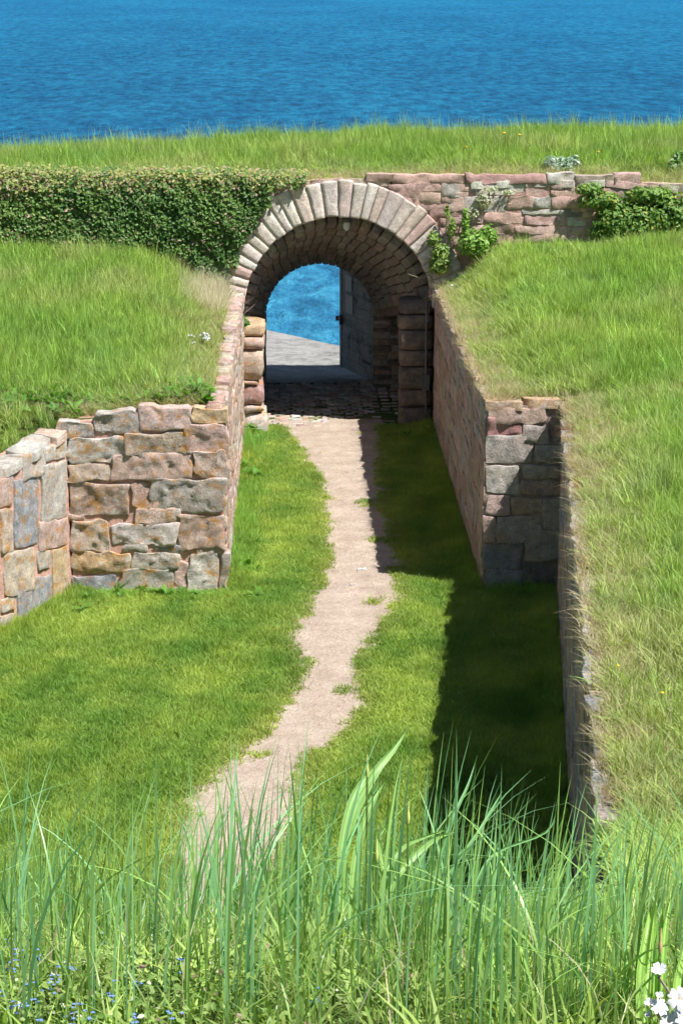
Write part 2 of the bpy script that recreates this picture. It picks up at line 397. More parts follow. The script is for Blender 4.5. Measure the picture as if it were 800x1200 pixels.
# ------------------------------------------------------------------ stones
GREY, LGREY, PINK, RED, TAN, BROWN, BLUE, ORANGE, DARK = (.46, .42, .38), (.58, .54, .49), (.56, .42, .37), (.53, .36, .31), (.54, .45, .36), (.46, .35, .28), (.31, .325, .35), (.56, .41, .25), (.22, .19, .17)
def vary(c, a=.12):
    k = 1 + rnd.uniform(-a, a); return tuple(min(.8, x * k * (1 + rnd.uniform(-a, a) * .4)) for x in c)
_sid = [0]
def stone(Q, parent, m, color, depth=.16, prot=.03, rd=.014, rough=.012, jit=.012, cell=.055, name='stone', lim=14, freq=7.0):
    """one dressed or rubble stone on the quad Q (4 points, counter-clockwise seen from outside)"""
    _sid[0] += 1; s = _sid[0]
    Q = np.asarray(Q, float); wdt = (np.linalg.norm(Q[1] - Q[0]) + np.linalg.norm(Q[2] - Q[3])) / 2; hgt = (np.linalg.norm(Q[3] - Q[0]) + np.linalg.norm(Q[2] - Q[1])) / 2
    nrm = np.cross(Q[1] - Q[0], Q[3] - Q[0]) + np.cross(Q[3] - Q[2], Q[1] - Q[2]); nrm /= np.linalg.norm(nrm)
    rd = min(rd * .32, wdt * .3, hgt * .3); prot = prot * .45 + .003
    def line(L):
        k = int(np.clip(round(L / cell), 2, lim)); e = rd / L
        return np.concatenate([[0, e * .35], np.linspace(e, 1 - e, k), [1 - e * .35, 1]])
    U, W = line(wdt), line(hgt); nu, nv = len(U), len(W)
    uu, vv = np.meshgrid(U, W, indexing='xy')
    du = np.minimum(uu, 1 - uu) * wdt; dv = np.minimum(vv, 1 - vv) * hgt
    bv = lambda d: 1 - np.sqrt(np.clip(1 - (1 - np.clip(d / rd, 0, 1)) ** 2, 0, 1))
    # corners pulled in a little
    cr = np.clip(1 - du / (rd * 1.6), 0, 1) * np.clip(1 - dv / (rd * 1.6), 0, 1)
    uc = uu + np.sign(.5 - uu) * cr * rd * .7 / wdt; vc = vv + np.sign(.5 - vv) * cr * rd * .7 / hgt
    P = ((1 - uc) * (1 - vc))[..., None] * Q[0] + (uc * (1 - vc))[..., None] * Q[1] + (uc * vc)[..., None] * Q[2] + ((1 - uc) * vc)[..., None] * Q[3]
    eu = (Q[1] - Q[0]) / np.linalg.norm(Q[1] - Q[0]); ev = np.cross(nrm, eu)
    n1 = noise(P, freq, s); n2 = noise(P, freq * 2.7, s + 7)
    P = P + eu * (jit * noise(P, 9, s + 3))[..., None] + ev * (jit * noise(P, 9, s + 5))[..., None]
    n3 = noise(P, freq * 6.5, s + 9)
    inner = np.clip(np.minimum(du, dv) / (rd * 1.2), 0, 1)
    fac = np.round(1.6 * (n1 + .5 * n2)) / 1.6                      # broken, stepped faces
    off = prot - rd * np.minimum(1.0, bv(du) + bv(dv)) + rough * (.2 * n1 + .45 * fac + .25 * n2 + .22 * n3) * (.25 + .75 * inner)
    tilt = ((uu - .5) * rnd.uniform(-1, 1) + (vv - .5) * rnd.uniform(-1, 1)) * rough * .8
    P = P + nrm * (off + tilt)[..., None]
    V = P.reshape(-1, 3)
    idx = np.arange(nu * nv).reshape(nv, nu)
    a = idx[:-1, :-1].ravel(); Fc = np.stack([a, a + 1, a + nu + 1, a + nu], -1)
    ring = np.concatenate([idx[0, :], idx[1:, -1], idx[-1, -2::-1], idx[-2:0:-1, 0]])
    back = V[ring] - nrm * depth; k = len(V); V = np.concatenate([V, back]); r2 = np.arange(k, k + len(ring))
    Fs = np.stack([ring, r2, np.roll(r2, -1), np.roll(ring, -1)], -1)
    return mobj(name, V, np.concatenate([Fc, Fs]), m, parent, m not in (M_LW, M_SAND), color)

def ashlar(u0, u1, v0, v1, rowh, wr, seed, gap=.011, wob=.02):
    """rough courses of masonry: list of quads in wall coordinates"""
    r = random.Random(seed); out = []; rows = [v0]
    while rows[-1] < v1 - rowh * .4: rows.append(rows[-1] + rowh * r.uniform(.65, 1.35))
    rows[-1] = v1
    def lvl(k, u):
        return rows[k] + (0 if k in (0, len(rows) - 1) else wob * math.sin(u * 2.3 + k * 1.7) + wob * .7 * math.sin(u * 5.1 + k * 2.9))
    for k in range(len(rows) - 1):
        us = [u0]
        while us[-1] < u1 - wr[0] * .5: us.append(us[-1] + r.uniform(*wr))
        us[-1] = u1
        for a, b in zip(us[:-1], us[1:]):
            if b - a < .05: continue
            g = gap * r.uniform(.4, 1.1); la, lb = r.uniform(-.02, .02), r.uniform(-.02, .02)
            if a == u0: la = 0
            if b == u1: lb = 0
            q = [(a + g / 2 - la, lvl(k, a) + g / 2), (b - g / 2 - lb, lvl(k, b) + g / 2), (b - g / 2 + lb, lvl(k + 1, b) - g / 2), (a + g / 2 + la, lvl(k + 1, a) - g / 2)]
            if rows[k + 1] - rows[k] > rowh * 1.05 and r.random() < .35 and b - a > .2:
                m1 = (.4 + .2 * r.random()); ml = lambda p, q2: (p[0] * (1 - m1) + q2[0] * m1, p[1] * (1 - m1) + q2[1] * m1)
                mL, mR = ml(q[0], q[3]), ml(q[1], q[2])
                out.append([q[0], q[1], (mR[0], mR[1] - g / 2), (mL[0], mL[1] - g / 2)]); out.append([(mL[0], mL[1] + g / 2), (mR[0], mR[1] + g / 2), q[2], q[3]])
            else: out.append(q)
    return out
def frame(A, B):
    """wall plane from A to B (plan points) seen from the side where A is on the left"""
    A = np.array((A[0], A[1], 0.)); B = np.array((B[0], B[1], 0.)); u = (B - A); L = np.linalg.norm(u); u /= L
    n = np.array((u[1], -u[0], 0.)); return A, u, n, L
def uv3(fr, q): return [fr[0] + fr[1] * a + np.array((0, 0, b)) for a, b in q]
def wall_core(fr, parent, m, v1a, v1b, thick, u0=0, u1=None, v0=-.3, back=-.002):
    A, u, n, L = fr; u1 = L if u1 is None else u1
    V = []
    for uu, vt in ((u0, v1a), (u1, v1b)):
        for t in (back, -thick):
            for v in (v0, vt): V.append(A + u * uu + n * t + np.array((0, 0, v)))
    return mobj('mortar_core', V, [(0, 4, 5, 1), (2, 3, 7, 6), (0, 1, 3, 2), (4, 6, 7, 5), (1, 5, 7, 3)], m, parent, False)
def coping(fr, parent, u0, u1, v, seed, wid=.34, lo=.22, hi=.6, m=None, cols=None, amp=.03, nm='coping_stone', th=.09, back=0, r2=None):
    r = random.Random(seed); a = u0; A, u, n, L = fr
    while a < u1 - .05:
        b = min(u1, a + r.uniform(lo, hi)); 
        if u1 - b < .1: b = u1
        z = (v(a) if callable(v) else v) + r.uniform(-amp, amp) * .6; z2 = (v(b) if callable(v) else v) + r.uniform(-amp, amp) * .6
        w0 = wid * r.uniform(.75, 1.15); f0, f1 = r.uniform(-.02, .045), r.uniform(-.02, .045)
        P = lambda uu, off, zz: A + u * uu + n * off + np.array((0, 0, zz))
        stone([P(a + .01, f0 - back, z), P(b - .01, f1 - back, z2), P(b - .01, -w0, z2 + r.uniform(-.01, .02)), P(a + .01, -w0, z + r.uniform(-.01, .02))], parent, m or M_CAP, vary(r.choice(cols or [PINK, GREY, TAN, LGREY])), depth=th, prot=.02, rd=.025, rough=.018, jit=.03, name=nm)
        a = b

# ---- left retaining wall: front face, flared return and the side of the passage
LW = empty('retaining_wall', (-1.6, 22.2, 0), 'sunlit retaining wall of orange-lichened granite blocks on the left of the path', 'wall')
frF = frame((-2.42, YF), (-.78, YF))
frT = frame((-2.42 - .42 * 9, YF - 9), (-2.42, YF))          # the flared return
frPL = frame((-.78, YF), (-.78, YA - .25))                     # side of the passage, faces +x
wall_core(frF, LW, M_MORT, 1.86, 2.02, .36, u0=.012, u1=frF[3] - .012)
wall_core(frT, LW, M_MORT, 1.28, 1.72, .36, u0=3.0)
wall_core(frT, LW, M_MORT, 1.26, 1.27, .36, u1=3.0)
wall_core(frPL, LW, M_MORT, 2.0, 1.96, .34, u0=.014)
Zf = [(175, 140, 270, 184, LGREY), (280, 110, 412, 165, GREY), (415, 97, 558, 158, PINK), (560, 97, 668, 137, ORANGE),
      (196, 184, 368, 252, LGREY), (372, 168, 545, 228, TAN), (545, 142, 665, 222, PINK), (378, 228, 432, 240, GREY),
      (200, 254, 322, 308, TAN), (330, 236, 568, 308, PINK), (574, 225, 665, 298, PINK),
      (206, 314, 378, 414, BROWN), (384, 314, 436, 384, RED), (440, 302, 655, 402, GREY),
      (206, 424, 322, 512, TAN), (325, 440, 518, 494, LGREY), (400, 388, 520, 436, PINK), (526, 406, 660, 508, BROWN),
      (214, 518, 382, 578, ORANGE), (366, 497, 432, 517, GREY), (388, 519, 520, 560, GREY), (465, 495, 526, 516, BLUE), (580, 498, 655, 520, PINK),
      (208, 584, 344, 670, BLUE), (354, 566, 512, 655, GREY), (514, 540, 554, 640, PINK), (556, 520, 642, 640, LGREY), (644, 520, 664, 640, GREY),
      (206, 412, 250, 426, PINK), (352, 250, 372, 262, TAN)]
for x0, y0, x1, y1, c in Zf:
    pts = []
    jx = lambda: rnd.uniform(-6, 6)
    for (a, b) in ((x0, y1), (x1, y1), (x1, y0), (x0, y0)):
        px, py = (a + jx() + (2.5 if a == x1 else -2.5)) / 2.5, 440 + (b + jx() + (2.5 if b == y1 else -2.5)) / 2.5
        p = onplane(px, py, frF[0], frF[2]); pts.append(p)
    big = (x1 - x0) * (y1 - y0) > 5000
    stone(pts, LW, M_LW, vary(c, .08), prot=.05 if big else .035, rd=.034 if big else .026, rough=.028 if big else .02, jit=.028, cell=.028, lim=32, freq=6)
for x0, y0, x1, y1, c in [(208, 672, 420, 720, GREY), (424, 660, 660, 710, TAN)]:
    stone([onplane(a / 2.5, 440 + b / 2.5, frF[0], frF[2]) for a, b in ((x0, y1), (x1, y1), (x1, y0), (x0, y0))], LW, M_LW, vary(c))
# flared return: the stones near the corner follow the wall's visible courses, the rest run on
Zt = [(130, 168, 192, 248, LGREY), (62, 196, 132, 300, GREY), (118, 256, 194, 425, GREY), (40, 300, 112, 500, BLUE), (0, 300, 34, 385, PINK), (0, 392, 38, 520, TAN),
      (110, 425, 194, 505, PINK), (152, 505, 194, 668, ORANGE), (108, 512, 148, 570, GREY), (10, 512, 100, 640, TAN), (48, 592, 148, 715, BLUE), (0, 650, 44, 690, LGREY), (0, 700, 40, 770, GREY)]
for x0, y0, x1, y1, c in Zt:
    sl_ = 90 / 200.0
    pts = [onplane(a / 2.5, 440 + b / 2.5, frT[0], frT[2]) for a, b in ((x0 + 1, y1 + (x1 - x0) * .12), (x1 - 1, y1 - (x1 - x0) * .12), (x1 - 1, y0 - (x1 - x0) * .1), (x0 + 1, y0 + (x1 - x0) * .1))]
    pts = [p + (0, 0, 0) for p in pts]
    for p in pts: p[2] = min(p[2], 1.70)
    if pts[0][2] > pts[3][2] - .04: continue
    stone(pts, LW, M_LW, vary(c, .08), prot=.035, rd=.026, rough=.018, jit=.018, cell=.035, lim=26)
uend = frT[3] - 1.66
for q in ashlar(.6, uend, -.15, 1.30, .30, (.35, .75), 5):
    stone(uv3(frT, q), LW, M_LW, vary(rnd.choice([GREY, TAN, PINK, LGREY, BLUE])), prot=.035, rough=.02, jit=.02, cell=.07)
for q in ashlar(.02, frPL[3], -.1, 1.98, .24, (.25, .6), 9):
    stone(uv3(frPL, q), LW, M_LW, vary(rnd.choice([PINK, TAN, PINK, BROWN, LGREY])), prot=.03, rough=.025, jit=.025, cell=.07, rd=.035)
coping(frF, LW, .0, .45, lambda a: 1.83 + .06 * a, 3, cols=[LGREY, GREY], wid=.3)
coping(frF, LW, .45, 1.3, lambda a: 1.93 + .05 * a, 4, cols=[PINK, LGREY], wid=.22, lo=.35)
coping(frT, LW, .6, frT[3] - .05, lambda a: max(1.3, 1.78 - .10 * (frT[3] - a)), 6, cols=[LGREY, PINK, LGREY], wid=.34)
coping(frPL, LW, .0, frPL[3], 2.02, 8, cols=[PINK, TAN, RED], wid=.17, amp=.06, lo=.12, hi=.5)

# ---- right retaining wall: side of the passage, front face, wall running towards the viewer
RW = empty('retaining_wall', (2.4, 20, 0), 'shaded retaining wall with a dark corner recess on the right of the path', 'wall')
frPR = frame((1.98, YA - .02), (1.98, YF)); frFR = frame((1.98, YF), (2.79, YF)); frN = frame((2.79, YF), (2.79 - .103 * 11.4, YF - 11.4))
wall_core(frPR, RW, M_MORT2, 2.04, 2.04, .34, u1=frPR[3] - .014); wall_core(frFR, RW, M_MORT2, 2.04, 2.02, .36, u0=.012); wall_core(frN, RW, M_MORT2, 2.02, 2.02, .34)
for q in ashlar(.0, frPR[3], -.1, 2.02, .26, (.35, .8), 21):
    stone(uv3(frPR, q), RW, M_RW, vary(rnd.choice([PINK, BROWN, GREY, PINK, BROWN])), prot=.02, rough=.014, jit=.015, cell=.08)
Zr = [(225, 243, 400, 292, BROWN), (222, 272, 322, 326, (.5, .27, .26)), (326, 296, 410, 350, GREY), (222, 328, 362, 406, GREY), (366, 352, 440, 406, GREY), (220, 412, 322, 494, LGREY), (326, 410, 440, 450, GREY),
      (324, 454, 438, 500, BROWN), (222, 500, 292, 556, PINK), (296, 504, 384, 556, BROWN), (388, 504, 440, 600, GREY), (215, 560, 250, 640, PINK), (254, 562, 384, 638, GREY),
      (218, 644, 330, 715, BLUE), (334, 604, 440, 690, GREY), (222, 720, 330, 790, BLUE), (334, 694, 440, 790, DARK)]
for x0, y0, x1, y1, c in Zr:
    pts = [onplane(480 + (a + rnd.uniform(-2, 2)) / 2.5, 380 + (b + rnd.uniform(-3, 3)) / 2.5, frFR[0], frFR[2]) for a, b in ((x0, y1), (x1, y1), (x1, y0), (x0, y0))]
    stone(pts, RW, M_RW, vary(c, .06), prot=.04, rd=.03, rough=.022, jit=.02, cell=.045, lim=16)
for q in ashlar(.0, frN[3], -.1, 2.0, .27, (.4, .9), 23):
    stone(uv3(frN, q), RW, M_RW, vary(rnd.choice([GREY, BROWN, GREY, BLUE, PINK])), prot=.02, rough=.014, jit=.015, cell=.09)
coping(frPR, RW, .0, frPR[3] - .3, 2.06, 31, cols=[PINK, RED, BROWN, GREY], wid=.12, amp=.03, lo=.18, hi=.6, th=.06)
coping(frFR, RW, -.02, .80, 2.07, 32, cols=[ORANGE, TAN], wid=.22, lo=.4, hi=.7)
coping(frN, RW, .0, frN[3], 2.05, 33, cols=[LGREY, GREY, BLUE, LGREY, PINK, RED], wid=.15, amp=.03, lo=.18, hi=.6, th=.06)

# ------------------------------------------------------------------ rampart: gateway
CF = (.6, 1.72, 1.35); CR = (.355, 1.13, .85)       # front and inner arch: centre x, centre z, radius
GW = empty('stone_gateway', (.6, YA, 0), 'round-arched stone gateway of pale and pink wedge stones leading through the rampart', 'gateway')
def apt(C, y, ang, dr=0): return np.array((C[0] + (C[2] + dr) * math.cos(ang), y, C[1] + (C[2] + dr) * math.sin(ang)))
# wedge stones of the arch ring, in face and underside as one block each
def wedge(a0, a1, r0, r1, y0, y1, C, parent, m, color, name='voussoir'):
    g = .0028; s_ = rnd.random() * 99
    V = []; nr, nyy = 5, 4
    mid = (a0 + a1) / 2
    rs = np.linspace(0, 1, nr); yy = np.linspace(0, 1, nyy); pj = rnd.uniform(-.005, .006)
    rj0, rj1 = rnd.uniform(-.012, .012), rnd.uniform(-.03, .01)
    grid = {}
    def pt(a, r, y): return np.array((C[0] + r * math.cos(a), y, C[1] + r * math.sin(a)))
    # surface patches: face (a,r) at y0, underside (a,y) at r0, outer (a,y) at r1, two sides
    na = 4
    A = np.linspace(0, 1, na); R = np.array([0, .06, .3, .55, .8, .95, 1]); Y = np.array([0, .06, .35, .7, 1.])
    Vm = {}; out = []
    def vid(i, j, k):
        key = (i, j, k)
        if key not in Vm:
            r = r0 + rj0 + (r1 + rj1 - r0 - rj0) * R[j]; y = y0 - pj + (y1 - y0 + pj) * Y[k]
            ga = g / r; aa = a0 + ga + (a1 - a0 - 2 * ga) * A[i]
            ed = (i in (0, na - 1)) + (j in (0, len(R) - 1)) + (k == 0)
            p = pt(aa, r, y); c = pt(mid, (r0 + r1) / 2, (y0 + y1) / 2)
            if ed > 1: d = c - p; p = p + d / np.linalg.norm(d) * .004 * (ed - 1)
            p = p + .007 * np.array((float(noise(p, 9, 1)), float(noise(p, 9, 2)), float(noise(p, 9, 3)))) + np.array((0, .012 * float(noise(p, 22, 4)), 0))
            Vm[key] = len(out); out.append(p)
        return Vm[key]
    Fc = []
    nR, nY = len(R), len(Y)
    for i in range(na - 1):
        for j in range(nR - 1): Fc.append((vid(i, j, 0), vid(i, j + 1, 0), vid(i + 1, j + 1, 0), vid(i + 1, j, 0)))
        for k in range(nY - 1):
            Fc.append((vid(i, 0, k), vid(i + 1, 0, k), vid(i + 1, 0, k + 1), vid(i, 0, k + 1)))
            Fc.append((vid(i, nR - 1, k), vid(i, nR - 1, k + 1), vid(i + 1, nR - 1, k + 1), vid(i + 1, nR - 1, k)))
    for j in range(nR - 1):
        for k in range(nY - 1):
            Fc.append((vid(0, j, k), vid(0, j, k + 1), vid(0, j + 1, k + 1), vid(0, j + 1, k)))
            Fc.append((vid(na - 1, j, k), vid(na - 1, j + 1, k), vid(na - 1, j + 1, k + 1), vid(na - 1, j, k + 1)))
    return mobj(name, out, Fc, m, parent, True, color)
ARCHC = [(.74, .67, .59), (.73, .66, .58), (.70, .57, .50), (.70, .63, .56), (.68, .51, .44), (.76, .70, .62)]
angs = [math.radians(1.5)]
while angs[-1] < math.radians(178): angs.append(angs[-1] + math.radians(rnd.choice([5.0, 5.6, 6.2, 6.8, 7.6])))
angs[-1] = math.radians(180)
for k, (a0, a1) in enumerate(zip(angs[:-1], angs[1:])):
    dg = math.degrees((a0 + a1) / 2)
    c = rnd.choice(ARCHC) if not 95 < dg < 125 else rnd.choice(ARCHC[:4])
    thick = .54 if dg < 130 else .54 - (dg - 130) * .0045
    wedge(a0, a1, CF[2], CF[2] + thick * rnd.uniform(.93, 1.03), YA - .045, YA + .38, CF, GW, M_ARCH, vary(c, .08))
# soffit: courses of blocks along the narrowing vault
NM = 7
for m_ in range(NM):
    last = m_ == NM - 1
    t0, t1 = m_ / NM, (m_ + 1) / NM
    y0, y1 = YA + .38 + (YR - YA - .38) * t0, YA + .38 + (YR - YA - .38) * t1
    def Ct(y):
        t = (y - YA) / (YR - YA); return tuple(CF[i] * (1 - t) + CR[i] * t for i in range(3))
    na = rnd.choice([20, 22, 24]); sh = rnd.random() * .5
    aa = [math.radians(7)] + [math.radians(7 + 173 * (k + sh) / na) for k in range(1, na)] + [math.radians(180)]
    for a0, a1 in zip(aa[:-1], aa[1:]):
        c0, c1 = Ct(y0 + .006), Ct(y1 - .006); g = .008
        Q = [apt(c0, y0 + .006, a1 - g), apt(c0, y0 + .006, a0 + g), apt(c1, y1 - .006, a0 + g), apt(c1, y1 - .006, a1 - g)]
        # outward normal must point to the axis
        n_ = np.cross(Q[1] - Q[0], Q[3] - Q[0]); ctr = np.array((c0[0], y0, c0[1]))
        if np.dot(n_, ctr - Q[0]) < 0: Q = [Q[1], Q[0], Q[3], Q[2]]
        stone(Q, GW, M_ARCH, vary(rnd.choice([(.34, .31, .28), (.29, .26, .23), (.36, .29, .25), (.38, .35, .31)]), .15), depth=.14, prot=0 if last else rnd.uniform(.0, .02), rd=.012, rough=.006 if last else .010, jit=.003 if last else .007, cell=.09, lim=6, name='vault_stone')  # vault stone colours lowered to deepen the shade inside the arch
# shell behind the vault, front and rear plates (the mortared mass of the rampart round the passage)
def plate(mb, y0, y1, cx, cz, r, xmin, xmax, zt, zb, bot=-.3):
    n = 32; A = [math.pi * k / n for k in range(n + 1)]
    inn = [(cx + r, bot)] + [(cx + r * math.cos(a), cz + r * math.sin(a)) for a in A] + [(cx - r, bot)]
    def out(p):
        x, z = p; dx, dz = x - cx, z - cz
        if z <= cz: return (xmax if dx > 0 else xmin, z)
        k = min((zt - cz) / dz if dz > 1e-6 else 1e9, ((xmax - cx) / dx) if dx > 1e-6 else ((xmin - cx) / dx if dx < -1e-6 else 1e9))
        return (cx + dx * k, cz + dz * k)
    ou = [out(p) for p in inn]
    for yy, fl in ((y0, False), (y1, True)):
        V = [(x, yy, z) for x, z in inn] + [(x, yy, z) for x, z in ou]; m = len(inn)
        mb.add(V, [(k, k + 1, m + k + 1, m + k) if fl else (k, m + k, m + k + 1, k + 1) for k in range(m - 1)])
    V = [(x, y0, z) for x, z in inn] + [(x, y1, z) for x, z in inn]; m = len(inn)
    mb.add(V, [(k, k + 1, m + k + 1, m + k) for k in range(m - 1)])
    V = [(x, y0, z) for x, z in ou] + [(x, y1, z) for x, z in ou]
    mb.add(V, [(k, m + k, m + k + 1, k + 1) for k in range(m - 1)])
mb = MB(); plate(mb, YA + .02, YA + .3, CF[0], CF[1], CF[2] + .1, -1.32, 2.52, 3.5, -.3)
n = 24; V = []
for y, C in ((YA + .3, CF), (YR, CR)):
    for k in range(n + 1): V.append(apt(C, y, math.pi * k / n, .11))
mb.add(V, [(k, k + 1, n + 1 + k + 1, n + 1 + k) for k in range(n)])
plate(mb, YR + .012, YR + .26, CR[0], CR[1], CR[2] + .02, -2.4, 3.4, 3.45, -.3)
plate(mb, YO - .4, YO, .45, 1.5, 1.5, -60, 60, 3.45, -.3, bot=-3)
mb.add([(-1.06, YR + .2, -.3), (-1.06, YO, -.3), (-1.06, YO, 3.4), (-1.06, YR + .2, 3.4)], [(0, 1, 2, 3)])
mb.add([(1.96, YR + .2, -.3), (1.96, YO, -.3), (1.96, YO, 3.4), (1.96, YR + .2, 3.4)], [(3, 2, 1, 0)])
mb.add([(2.02, YA + .1, -.3), (2.02, YR + .1, -.3), (2.02, YR + .1, 3.4), (2.02, YA + .1, 3.4)], [(3, 2, 1, 0)])
mb.add([(-.82, YA + .1, -.3), (-.82, YR + .1, -.3), (-.82, YR + .1, 3.4), (-.82, YA + .1, 3.4)], [(0, 1, 2, 3)])
mb.build('mortar_core', M_MORT2, GW)
# side walls inside, the jambs of the inner arch, and the two piers
def block(x0, x1, y0, y1, z0, z1, c, m=M_ARCH, nm='pier_stone', parent=None, rough=.02):
    """a squared block: camera-side face plus the face towards the passage, top; one mesh"""
    V, Fc = [], []
    nx, ny, nz = 6, 5, 5
    ids = {}
    def vid(i, j, k):
        if (i, j, k) not in ids:
            u, v, w_ = i / (nx - 1), j / (ny - 1), k / (nz - 1)
            p = np.array((x0 + (x1 - x0) * u, y0 + (y1 - y0) * v, z0 + (z1 - z0) * w_)); ctr = np.array(((x0 + x1) / 2, (y0 + y1) / 2, (z0 + z1) / 2))
            ed = (i in (0, nx - 1)) + (j in (0, ny - 1)) + (k in (0, nz - 1))
            if ed > 1: d = ctr - p; p = p + d / np.linalg.norm(d) * .022 * (ed - 1)
            p = p + rough * np.array([float(noise(p, 6, q)) for q in (1, 2, 3)]) + rough * .4 * np.array([float(noise(p, 19, q)) for q in (4, 5, 6)])
            ids[(i, j, k)] = len(V); V.append(p)
        return ids[(i, j, k)]
    for i in range(nx - 1):
        for k in range(nz - 1):
            Fc.append((vid(i, 0, k), vid(i + 1, 0, k), vid(i + 1, 0, k + 1), vid(i, 0, k + 1))); Fc.append((vid(i, ny - 1, k), vid(i, ny - 1, k + 1), vid(i + 1, ny - 1, k + 1), vid(i + 1, ny - 1, k)))
        for j in range(ny - 1):
            Fc.append((vid(i, j, nz - 1), vid(i + 1, j, nz - 1), vid(i + 1, j + 1, nz - 1), vid(i, j + 1, nz - 1))); Fc.append((vid(i, j, 0), vid(i, j + 1, 0), vid(i + 1, j + 1, 0), vid(i + 1, j, 0)))
    for j in range(ny - 1):
        for k in range(nz - 1):
            Fc.append((vid(0, j, k), vid(0, j, k + 1), vid(0, j + 1, k + 1), vid(0, j + 1, k))); Fc.append((vid(nx - 1, j, k), vid(nx - 1, j + 1, k), vid(nx - 1, j + 1, k + 1), vid(nx - 1, j, k + 1)))
    return mobj(nm, V, Fc, m, parent or GW, True, vary(c, .06))
z = -.12
for h_, xr, c in ((.42, -.44, LGREY), (.11, -.50, GREY), (.30, -.50, (.36, .22, .2)), (.10, -.56, BROWN), (.42, -.49, TAN), (.20, -.47, PINK), (.17, -.46, ORANGE)):
    block(-.80, xr, 29.98 + rnd.uniform(-.02, .02), 30.75, z, z + h_ - .012, c, M_LW, rough=.03); z += h_
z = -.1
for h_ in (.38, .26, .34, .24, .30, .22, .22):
    block(1.47 + rnd.uniform(-.015, .015), 1.97, 30.52, 31.0, z, z + h_ - .004, rnd.choice([(.15, .135, .12), (.18, .15, .13), (.16, .15, .14)]), M_RW, rough=.010); z += h_  # right pier's shade put into its stone colours
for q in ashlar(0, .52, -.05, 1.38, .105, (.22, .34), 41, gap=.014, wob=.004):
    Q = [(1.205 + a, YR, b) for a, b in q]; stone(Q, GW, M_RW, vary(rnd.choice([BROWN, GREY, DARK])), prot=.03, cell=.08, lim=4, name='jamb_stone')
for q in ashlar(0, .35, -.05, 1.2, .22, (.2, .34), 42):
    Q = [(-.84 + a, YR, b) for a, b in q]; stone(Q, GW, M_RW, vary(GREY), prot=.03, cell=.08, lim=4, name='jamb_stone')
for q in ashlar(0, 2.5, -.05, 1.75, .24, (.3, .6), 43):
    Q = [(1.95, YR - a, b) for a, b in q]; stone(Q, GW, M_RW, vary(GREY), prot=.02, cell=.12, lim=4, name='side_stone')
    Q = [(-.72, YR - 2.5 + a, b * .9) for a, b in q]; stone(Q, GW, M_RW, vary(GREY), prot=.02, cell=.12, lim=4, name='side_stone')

# cobbled floor of the passage
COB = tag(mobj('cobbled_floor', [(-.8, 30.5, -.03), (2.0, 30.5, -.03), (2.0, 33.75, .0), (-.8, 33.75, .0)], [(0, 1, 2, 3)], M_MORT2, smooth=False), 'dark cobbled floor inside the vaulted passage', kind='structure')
cobm = []
for q in range(5):
    o = stone([(0, 0, 0), (.17, 0, 0), (.17, .12, 0), (0, .12, 0)], None, M_RW, GREY, depth=.06, prot=.02, rd=.035, rough=.012, jit=.012, cell=.05, lim=4, name='cobble'); cobm.append(o.data); bpy.data.objects.remove(o)
y = 30.55; row = 0; ncb = 0
while y < 33.66:
    x = -.55 + (row % 2) * .09
    while x < 1.75 and ncb < 298:
        if not (x > 1.35 and y < 31.1) and ((x < 1.15) or row % 2 == 0):
            o = bpy.data.objects.new('cobble', rnd.choice(cobm)); COL.objects.link(o); o.parent = COB
            o.location = (x + rnd.uniform(-.012, .012), y, -.018 + (y - 30.5) * .009 + rnd.uniform(-.008, .012)); o.rotation_euler = (0, 0, rnd.uniform(-.12, .12)); o.scale = (rnd.uniform(.85, 1.1), rnd.uniform(.85, 1.1), 1)
            o.color = (*vary(rnd.choice([GREY, BROWN, LGREY]), .25), 1); ncb += 1
        x += .182
    y += .135; row += 1
st = block(1.0, 1.9, 33.62, 33.78, -.05, .07, GREY, M_RW, 'threshold_stone')

